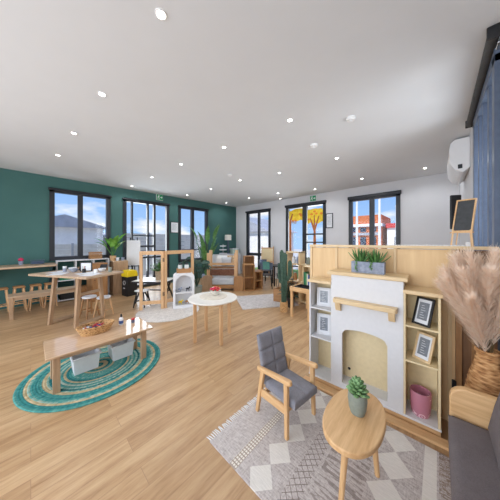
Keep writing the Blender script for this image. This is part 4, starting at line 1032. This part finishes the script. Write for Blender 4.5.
for i, (x, lab) in enumerate(((-.07, 'lidded glass jar in the display box nearer the folding screen'), (.06, 'lidded glass jar in the display box nearer the round table'))):
    j = thing('jar', lab, 'jar', ash(x, .11, h+.012), 0, 'jars in the display box')
    MB().lathe([(.001, 0), (.042, 0), (.045, .02), (.045, .14), (.03, .16), (.001, .16)], 24).build('jar_body', JAR, j); MB().lathe([(.035, .155), (.035, .185), (.001, .186)], 20).build('lid', BLACKP, j)
t = thing('trestle_table', 'white-topped table on black trestle legs behind the folding screen', 'table', (-4.86, 1.98, 0), 38)
MB().box(-.4, .4, -.27, .27, .475, .5).build('tabletop', MARBLE, t); MB().box(-.4, .4, -.278, -.27, .46, .5).box(-.4, .4, .27, .278, .46, .5).box(-.408, -.4, -.278, .278, .46, .5).box(.4, .408, -.278, .278, .46, .5).build('edge_band', BLACKP, t)
for x in (-.33, .33):
    for s in (-1, 1): MB().beam((x, s*.25, 0), (x, -s*.1, .475), .025, .03).build('leg', BLACKM, t)
MB().beam((-.33, .06, .24), (.33, .06, .24), .02, .025).build('stretcher', BLACKM, t)
c38, s38 = math.cos(R(38)), math.sin(R(38))
def tt(x, y, z): return (-4.86+x*c38-y*s38, 1.98+x*s38+y*c38, z)
def bushy(name, loc, label, potr, poth, potm, H, Wd, n, leafm, seed, L=.09, wl=.05):
    random.seed(seed)
    t = thing(name, label, 'potted plant', loc)
    MB().lathe([(.001, 0), (potr*.82, 0), (potr, poth), (potr*.88, poth), (.001, poth*.85)], 28).build('pot', potm, t); MB().lathe([(.001, poth*.88), (potr*.89, poth*.88)], 20).build('soil', TERRA, t)
    s_ = MB(); g = MB()
    for k in range(n):
        a = random.random()*6.283; u = random.random(); d = Vector((math.cos(a)*u*Wd, math.sin(a)*u*Wd, H*(1-.75*u*u)*random.uniform(.5, 1)))
        b = Vector((0, 0, poth*.88)); s_.tube([b, b+Vector((d.x*.3, d.y*.3, d.z*.6)), b+d], .0035, 5)
        for q in range(7):
            p = b+d*(.4+.6*q/6); aa = random.random()*6.283; g.leaf(p, (math.cos(aa), math.sin(aa), random.uniform(-.2, .6)), L*random.uniform(.7, 1.2), wl, .4, seg=3)
    s_.build('stems', STEMC, t); g.build('foliage', leafm, t); return t
bushy('bushy_plant', tt(.12, -.02, .5), 'bushy green plant in a square-shouldered tan pot on the trestle table', .1, .22, plain('tan_pot', (176, 152, 126), .7, var=10), .32, .24, 34, LEAF, 31, .075, .04)
stool('square_stool', tt(-.05, -.42, 0), 38, .36, .12, WHITEPL, BLACKM, 'white stool with black legs in front of the trestle table', None, True)

# ------------------------------------------------------------------ tall plants
def paddle_plant(loc, label, H, n, seed, mat, potm, w=.16, lean=.35):
    random.seed(seed)
    t = thing('tall_leafy_plant', label, 'potted plant', loc)
    MB().lathe([(.001, 0), (.13, 0), (.16, .3), (.145, .3), (.001, .26)], 32).build('pot', potm, t); MB().lathe([(.001, .27), (.146, .27)], 24).build('soil', TERRA, t)
    for k in range(n):
        a = k*2.4+.3*random.random(); tilt = lean*random.uniform(.25, 1); d = Vector((math.cos(a)*math.sin(tilt), math.sin(a)*math.sin(tilt), math.cos(tilt))); b = Vector((.03*math.cos(a), .03*math.sin(a), .26)); hh = H*random.uniform(.5, 1.0); ll = random.uniform(.5, .72)
        e = b+d*max(.15, hh-.26-ll*.85)
        MB().tube([b, (b+e)/2, e], [.014, .011, .008], 7).build('stem', mat, t); m = MB(); m.leaf(e, d, ll, w*random.uniform(.8, 1.15), .28, seg=9, fold=.25, tip=.85); m.build('leaf', mat, t)
    return t
paddle_plant((-5.62, 3.95, 0), 'tall bird of paradise plant with upright paddle leaves in front of the green wall window', 1.98, 13, 17, LEAF, SLATE, .17, .3)
random.seed(23)
t = thing('split_leaf_plant', 'dark split-leaf plant behind the end of the folding screen', 'potted plant', (-4.52, 2.88, 0))
MB().lathe([(.001, 0), (.12, 0), (.14, .26), (.125, .26), (.001, .22)], 28).build('pot', SAGE, t); MB().lathe([(.001, .23), (.126, .23)], 20).build('soil', TERRA, t)
for k in range(22):
    a = k*2.4; tilt = .15+.95*random.random(); d = Vector((math.cos(a)*math.sin(tilt), math.sin(a)*math.sin(tilt), math.cos(tilt))); b = Vector((0, 0, .22)); e = b+d*random.uniform(.25, .42)+Vector((0, 0, random.uniform(.1, .55)))
    MB().tube([b, (b+e)/2+Vector((0, 0, .05)), e], .006, 6).build('stem', LEAFD, t); m = MB()
    for q in range(5):
        an = (q-2)*.42; dd = (Matrix.Rotation(an, 3, 'Z') @ Vector((d.x, d.y, .1))).normalized(); m.leaf(e, dd+Vector((0, 0, -.25)), .2-.02*abs(q-2), .075, .6, seg=4)
    m.build('leaf', LEAFD, t)

# ------------------------------------------------------------------ daybed and the corner behind it (local +x to the right of the viewer, +y away)
DB = (-4.43, 3.66, 0); DR = 42.8
cd, sd = math.cos(R(DR)), math.sin(R(DR))
def db(x, y, z=0): return (DB[0]+x*cd-y*sd, DB[1]+x*sd+y*cd, z)
t = thing('daybed', 'low wooden daybed with rounded end boards, white mattress and post rails', 'daybed', DB, DR)
def arched(x0, x1, h, r): 
    c, q = (x0+x1)/2, (x1-x0)/2
    return [(x0, 0), (x1, 0), (x1, h-r)] + [(c+q*math.cos(R(a)), h-r+r*math.sin(R(a))) for a in range(10, 180, 10)] + [(x0, h-r)]
o = MB().prism(arched(-.6, -.3, .44, .14), 'y', -.02, .015).build('end_board', GREYWZ, t, bevel=.004)
MB().prism(arched(.31, .58, .42, .06), 'y', -.02, .015).build('end_board', WALNZ, t, bevel=.004)
MB().box(-.32, .33, .02, .5, .06, .16).build('bed_frame', WALNX, t, bevel=.004)
MB().box(-.31, .32, .03, .49, .16, .34).build('mattress', GREYFAB, t, bevel=.03, seg=3)
for x in (-.44, .35):
    for y in (.2, .54): MB().box(x-.045, x+.045, y-.03, y+.03, 0, 1.05 if y < .5 else 1.12).build('post', PINEZ, t, bevel=.004)
MB().box(-.5, .4, .53, .56, .68, .73).box(-.5, .4, .19, .215, .7, .74).build('rail', PINEX, t, bevel=.003)
m = MB(); m.box(-.395, .305, .175, .225, .4, .585); m.build('woven_band', plain('woven_band', (112, 72, 52), .9, var=30, scale=50, bump=.5), t, bevel=.02)
def pillow(loc, rz, s, mt, label):
    m = MB(); n = 12; vs = []
    for j in range(n+1):
        for i in range(n+1):
            x, y = 2*i/n-1, 2*j/n-1; k = (1-x**4)*(1-y**4); vs.append((x*s*(1-.06*(1-abs(y))*abs(x)), .055*k*1.0+.004, s+y*s*.85))
    nn = len(vs); vs += [(a, -b, c) for a, b, c in vs]
    fs = [(j*(n+1)+i, j*(n+1)+i+1, (j+1)*(n+1)+i+1, (j+1)*(n+1)+i) for j in range(n) for i in range(n)]
    fs += [tuple(nn+q for q in f[::-1]) for f in fs]
    ring = [i for i in range(n+1)]+[j*(n+1)+n for j in range(1, n+1)]+[n*(n+1)+i for i in range(n-1, -1, -1)]+[j*(n+1) for j in range(n-1, 0, -1)]
    fs += [(ring[i], nn+ring[i], nn+ring[(i+1) % len(ring)], ring[(i+1) % len(ring)]) for i in range(len(ring))]
    m.add(vs, fs); o = m.build('pillow', mt, loc=loc, rz=R(rz), ang=80); return tag(o, label, 'pillow', 'pillows by the daybed')
# console behind the daybed carrying the pillows
t = thing('low_console', 'low wooden console behind the daybed carrying pillows', 'console', db(-.05, .78), DR)
MB().box(-.5, .42, -.14, .14, .54, .58).build('top', WALNX, t)
for x in (-.46, .38): MB().box(x-.03, x+.03, -.13, .13, 0, .54).build('leg', WALNZ, t)
pillow(db(-.15, .78, .59), DR, .19, WHITEFAB, 'white pillow propped on the console left of the patterned one')
pillow(db(.02, .72, .59), DR+4, .16, GREYFAB, 'smaller pale grey pillow in the middle of the console')
pillow(db(.2, .8, .59), DR, .19, plain('patterned_cloth', (198, 172, 140), .9, var=40, scale=24), 'tan patterned pillow on the console nearest the lamp')
# white cabinet in the green corner with lamp and trays
t = thing('corner_cabinet', 'low white cabinet in the far green corner carrying the lamp', 'cabinet', (-6.36, 5.45, 0))
MB().box(-.2, .2, -.62, .62, 0, .87).build('carcass', WHITEB, t, bevel=.004)
for y in (-.31, .31): d = MB().box(.2, .215, y-.29, y+.29, .05, .84).build('door', WHITEB, t, bevel=.003); MB().ball((.222, y*.2, .5), .012).build('knob', BLACKM, d)
t = thing('table_lamp', 'table lamp with a white drum shade on the corner cabinet', 'lamp', (-6.34, 5.52, .87))
MB().lathe([(.001, 0), (.08, 0), (.08, .02), (.03, .03), (.001, .03)], 28).build('base', SLATE, t); MB().tube([(0, 0, .03), (0, 0, .6)], .03, 14).build('stem', SLATEF, t)
MB().lathe([(.135, .56), (.13, .78), (.125, .78), (.13, .56)], 36).build('lamp_shade', plain('lamp_shade_cloth', (236, 232, 222), .8, var=3), t)
MB().ball((0, 0, .8), .012).build('finial', SILVER, t)
t = thing('tiered_tray', 'white three-tier tray beside the lamp on the corner cabinet', 'tray', (-6.3, 5.22, .87))
for z, r in ((.02, .15), (.17, .14), (.32, .12)): MB().lathe([(.001, z-.01), (r, z-.01), (r+.01, z+.03), (r, z+.03), (r-.01, z), (.001, z)], 32).build('tier', WHITEPL, t)
MB().tube([(0, 0, 0), (0, 0, .4)], .008, 8).build('stem', WHITEPL, t)
t = thing('storage_tin', 'pale green storage box at the end of the corner cabinet', 'box', (-6.33, 5.86, .87))
MB().box(-.1, .1, -.17, .17, 0, .19).build('box_body', plain('pale_green', (196, 214, 200), .6, var=4), t, bevel=.008); MB().box(-.105, .105, -.175, .175, .19, .22).build('lid', WHITEPL, t, bevel=.006)

# wooden cube cubbies and the grey rug
t = thing('shaggy_rug', 'grey shaggy rectangular rug beyond the round table', 'rug', (-2.98, 3.72, 0), -34)
MB().box(-.5, .5, -.62, .62, 0, .014).build('pile', RUGGREY, t, bevel=.005)
def cubby(name, loc, rz, w, d, h, label, lev=2):
    t = thing(name, label, 'cubby', loc, rz, 'honey wood cubbies'); k = .018
    MB().box(-w, -w+k, -d, d, 0, h).box(w-k, w, -d, d, 0, h).build('side_panel', WALNZ, t, bevel=.002)
    MB().box(-w+k, w-k, d-k, d, 0, h).build('back_panel', WALNZ, t)
    for q in range(lev+1): z = q*(h-k)/lev; MB().box(-w+k, w-k, -d, d-k, z, z+k).build('shelf', WALNX, t)
    return t
cubby('wooden_cubby', db(.72, .12), DR+12, .15, .15, .74, 'taller honey wood cubby beside the daybed end')
cubby('wooden_cubby', db(.96, .24), DR+30, .12, .13, .52, 'middle honey wood cubby beside the grey rug')
cubby('wooden_cubby', db(1.0, .6), DR+30, .12, .13, .5, 'farthest honey wood cubby towards the dark dining chairs')
cubby('wooden_cubby', db(.72, .5), DR+12, .15, .14, .95, 'tallest honey wood cubby behind the daybed end')

# ------------------------------------------------------------------ dining corner
t = thing('dining_table', 'dark dining table with black legs by the far wall windows', 'table', (-3.54, 5.58, 0), 42.8)
MB().box(-.5, .6, -.27, .27, .6, .63).build('tabletop', BLACKP, t, bevel=.004)
for x in (-.44, .54):
    for y in (-.23, .23): MB().box(x-.02, x+.02, y-.02, y+.02, 0, .6).build('leg', BLACKM, t)
def dchair(loc, rz, label):
    t = thing('dining_chair', label, 'chair', loc, rz, 'black dining chairs')
    MB().box(-.17, .17, -.16, .17, .38, .41).build('seat', BLACKP, t, bevel=.012)
    m = MB(); n = 10
    for i in range(n):
        a0_, a1_ = -60+120*i/n, -60+120*(i+1)/n
        p = [Vector((.2*math.sin(R(a)), -.02-.18*math.cos(R(a)), 0)) for a in (a0_, a1_)]; q = [v*1.07 for v in p]
        m.add([(*v[:2], .56) for v in p+q[::-1]]+[(*v[:2], .76) for v in p+q[::-1]], [(3, 2, 1, 0), (4, 5, 6, 7), (0, 1, 5, 4), (1, 2, 6, 5), (2, 3, 7, 6), (3, 0, 4, 7)])
    m.build('backrest', SLATEF, t)
    m = MB(); [m.tube([(x*.85, -.13, .4), (x, -.14, .6)], .01, 8) for x in (-.13, .13)]; m.build('back_strut', BLACKM, t)
    for x in (-.14, .14):
        for y in (-.13, .14): MB().tube([(x*1.2, y*1.2, 0), (x, y, .385)], [.01, .013], 8).build('leg', BLACKM, t)
dchair((-3.78, 4.8, 0), 40, 'black dining chair pulled up to the dark table nearest the lawn window')
dchair((-3.4, 5.12, 0), 46, 'black dining chair at the dark table nearest the cactus')
dchair((-4.3, 5.4, 0), 262, 'black dining chair on the window side of the dark table')
o = MB().box(-.1, .1, -.02, .02, -.2, .02).box(-.1, .1, -.06, .02, .0, .02).build('teal_cloth', TEALC, bevel=.008, loc=(-3.66, 4.645, .78), rz=R(40)); tag(o, 'teal cloth hung over the back of a black dining chair', 'cloth')
t = thing('cream_easel', 'cream panelled wooden easel standing before the far wall between the windows', 'easel', (-4.62, 5.95, 0), 20)
for x in (-.22, .22): MB().beam((x*1.05, -.08, 0), (x, .0, 1.2), .03, .03).build('leg', PINEZ, t)
MB().beam((0, .2, 0), (0, .03, 1.15), .025, .03).build('rear_leg', PINEZ, t)
m = MB(); m.box(-.2, .2, -.05, -.035, .66, 1.12); m.build('panel', CREAM, t); MB().box(-.23, .23, -.09, -.02, .62, .66).box(-.23, .23, -.05, -.02, 1.12, 1.16).build('ledge', PINEX, t)

# ------------------------------------------------------------------ desk, shelf, cactus and boxes beside the divider
t = thing('cream_shelf', 'pale open shelf stack behind the oak desk', 'shelf', (-2.28, 4.2, 0))
for x in (-.32, .0, .32): MB().box(x-.014, x+.014, -.13, .13, 0, 1.16 if x < .3 else .98).build('upright', PALEZ, t)
for z in (.06, .5, .88): MB().box(-.33, .33, -.13, .13, z-.02, z).build('shelf', PALEX, t)
MB().box(-.33, .014, -.13, .13, 1.13, 1.15).build('shelf', PALEX, t); MB().box(-.306, .306, .115, .13, .06, .5).build('back_panel', WALNX, t)
for i, (x, z, mt, lab) in enumerate(((-.2, .88, WHITEPL, 'white jar on the upper left of the pale shelf stack'), (-.08, .88, SLATE, 'grey jar on the upper level of the pale shelf stack'), (.16, .88, SAGE, 'sage jar on the upper right of the pale shelf stack'), (-.17, .5, WALNX, 'brown jar on the middle level of the pale shelf stack'))):
    o = MB().lathe([(.001, 0), (.045, 0), (.05, .06), (.04, .12), (.03, .15), (.034, .16), (.001, .16)], 24).build('jar', mt, loc=(-2.28+x, 4.2, z)); tag(o, lab, 'jar', 'jars on the pale shelf stack')
t = thing('desk', 'small oak tray-topped desk left of the divider', 'desk', (-1.83, 3.58, 0))
MB().box(-.19, .21, -.32, .34, .48, .5).box(-.19, .21, -.32, -.3, .5, .56).box(-.19, .21, .32, .34, .5, .56).box(-.19, -.17, -.3, .32, .5, .56).box(.19, .21, -.3, .32, .5, .56).build('tray_top', OAKX, t, bevel=.003)
for x in (-.16, .18):
    for y in (-.29, .31): MB().box(x-.02, x+.02, y-.02, y+.02, 0, .48).build('leg', OAKZ, t, bevel=.003)
t = thing('black_tray', 'shallow black tray lying in the oak desk top', 'tray', (-1.82, 3.46, .5))
MB().box(-.14, .15, -.12, .12, 0, .008).box(-.14, .15, -.12, -.112, .008, .06).box(-.14, .15, .112, .12, .008, .06).box(-.14, -.132, -.112, .112, .008, .06).box(.142, .15, -.112, .112, .008, .06).build('tray_body', BLACKP, t)
t = thing('book_cubby', 'pale wooden box of books standing on the back of the oak desk', 'box', (-1.82, 3.77, .5))
MB().box(-.155, -.14, -.1, .1, 0, .4).box(.17, .185, -.1, .1, 0, .4).box(-.14, .17, -.1, .1, 0, .015).box(-.14, .17, -.1, .1, .385, .4).box(-.14, .17, .085, .1, .015, .385).box(.0, .015, -.1, .085, .015, .385).build('box_body', PALEZ, t, bevel=.002)
for i, (x, mt, hh, lab) in enumerate(((-.118, GREENBK, .27, 'tall green book nearest the left side of the desk box'), (-.085, plain('leaf_cover', (88, 150, 96), .5), .25, 'lighter green book second in the desk box'), (-.055, plain('cream_cover', (222, 214, 196), .5), .24, 'cream book third in the desk box'), (-.027, BLUE, .22, 'blue book next to the desk box divider'))):
    b = thing('book', lab, 'book', (-1.82+x, 3.76, .515), 0, 'books in the desk box')
    MB().box(-.013, -.010, -.085, .07, 0, hh).box(.010, .013, -.085, .07, 0, hh).box(-.010, .010, -.085, -.082, 0, hh).build('cover', mt, b); MB().box(-.010, .010, -.081, .066, .004, hh-.004).build('pages', PRINT, b)
bushy('desk_plant', (-1.74, 3.74, .515), 'small green plant in a white pot inside the desk box', .045, .08, WHITEPL, .13, .06, 14, LEAFB, 51, .04, .025)
t = thing('low_wood_box', 'low honey wood box on the floor beside the cactus', 'box', (-2.62, 3.98, 0), 12)
MB().box(-.2, .2, -.14, .14, 0, .02).box(-.2, .2, -.14, -.12, .02, .3).box(-.2, .2, .12, .14, .02, .3).box(-.2, -.18, -.12, .12, .02, .3).box(.18, .2, -.12, .12, .02, .3).build('box_body', WALNX, t, bevel=.004)
random.seed(61)
for i, (x, y, r, mt, lab) in enumerate(((-.1, .02, .07, LEAFD, 'dark green ball in the low honey wood box'), (.05, -.03, .07, RED, 'red ball in the low honey wood box'), (.1, .06, .06, BLUE, 'blue ball in the low honey wood box'))):
    o = MB().ball((0, 0, 0), r, n=20, k=14).build('ball', mt, loc=(-2.62+x*.98-y*.2, 3.98+x*.2+y*.98, .02+r)); tag(o, lab, 'ball', 'balls in the low wood box')
t = thing('cactus', 'tall dark green branching cactus in a woven pot beside the oak desk', 'cactus', (-2.25, 3.42, 0))
MB().lathe([(.001, 0), (.07, 0), (.078, .1), (.074, .2), (.064, .2), (.001, .18)], 28).build('pot', WICKERP, t); MB().lathe([(.001, .185), (.065, .185)], 20).build('soil', TERRA, t)
CAC = plain('cactus_skin', (58, 86, 70), .6, var=14, scale=30)
def rib(m, pts, r, n=14):
    pts = [Vector(p) for p in pts]; vs = []; K = len(pts)
    for i, p in enumerate(pts):
        d = (pts[min(i+1, K-1)]-pts[max(0, i-1)]).normalized(); x = Vector((0, 1, 0)).cross(d).normalized(); y = d.cross(x); rr = r*(1 if i < K-1 else .35)*(.8 if i == 0 else 1)
        for j in range(n*2): a = math.pi*j/n; q = rr*(1 if j % 2 else .78); vs.append(p+(x*math.cos(a)+y*math.sin(a))*q)
    n2 = n*2; m.add(vs, [(i*n2+j, i*n2+(j+1) % n2, (i+1)*n2+(j+1) % n2, (i+1)*n2+j) for i in range(K-1) for j in range(n2)]+[tuple((K-1)*n2+j for j in range(n2)), tuple(range(n2))[::-1]])
m = MB(); rib(m, [(0, 0, .17), (.01, 0, .5), (0, 0, .85), (.01, 0, 1.13), (.012, 0, 1.17)], .062); m.build('trunk', CAC, t, ang=70)
for (x, z, zz) in ((-.11, .55, .95), (.12, .62, 1.02), (-.06, .8, 1.22)):
    m = MB(); rib(m, [(0, .0, z), (x*.6, .01, z+.03), (x, .02, z+.1), (x*1.05, .02, zz-.05), (x*1.05, .02, zz)], .042); m.build('arm', CAC, t, ang=70)
bushy('fern', (-2.3, 3.76, 0), 'dark leafy plant in a dark pot between the cactus and the desk', .09, .2, BLACKP, .5, .2, 20, LEAFD, 71, .11, .05)

# yellow tree on the far door panes (a flat painted sheet on each pane)
YT = plain('yellow_leaf_sheet', (248, 204, 44), .6, var=20, scale=12); OT = plain('orange_leaf_sheet', (236, 140, 40), .6, var=16); TB = plain('brown_trunk_sheet', (186, 110, 60), .7, var=14)
random.seed(33)
def blob(cx, cz, rx, rz_, n=26, j=.18): return [(cx+rx*(1+random.uniform(-j, j))*math.cos(2*math.pi*i/n), cz+rz_*(1+random.uniform(-j, j))*math.sin(2*math.pi*i/n)) for i in range(n)]
t = thing('tree_window_painting', 'yellow and orange autumn tree painted on the panes of the far grey wall door', 'window painting', (-3.26, YB+.028, 0))
yy = .004
def flat(outl, mt, nm, y0): MB().prism(outl, 'y', y0, y0+.0015).build(nm, mt, t)
def clampx(o_, lo, hi, zl, zh): return [(min(hi, max(lo, x)), min(zh, max(zl, z))) for x, z in o_]
flat(clampx(blob(-.3, 2.3, .42, .22), -.62, -.08, 0, 2.51), YT, 'left_canopy', yy)
flat(clampx(blob(.34, 2.22, .36, .27), .085, .62, 0, 2.45), YT, 'right_canopy', yy)
for k in range(9): flat(clampx(blob(random.choice((-.4, -.2, .2, .35, .5))+random.uniform(-.06, .06), 2.05+random.random()*.38, .05, .035, 9), -.62, .62, 0, 2.5), OT, 'leaf_cluster', yy-.002)
flat([(.28, 1.05), (.4, 1.05), (.37, 1.75), (.5, 2.2), (.46, 2.2), (.36, 1.9), (.34, 2.25), (.31, 2.25), (.31, 1.9), (.2, 2.15), (.17, 2.13), (.3, 1.72)], TB, 'right_trunk', yy-.004)
flat([(-.61, 1.0), (-.52, 1.0), (-.53, 2.1), (-.45, 2.35), (-.5, 2.35), (-.61, 2.1)], TB, 'left_trunk', yy-.004)
t = thing('garden_plant', 'leafy climbing shrub outside the far corner window', 'shrub', (-4.95, 7.0, -.12))
g = MB(); st_ = MB(); random.seed(81)
st_.tube([(0, 0, 0), (.02, 0, .8), (-.02, .02, 1.5), (.03, 0, 2.15)], .014, 6)
for k in range(46): z = .3+1.85*random.random(); a = random.random()*6.28; g.leaf((.02*math.cos(a), .02*math.sin(a), z), (math.cos(a), math.sin(a), random.uniform(-.3, .5)), .16, .09, .4, seg=3)
st_.build('stem', STEMC, t); g.build('leaves', LEAFD, t)
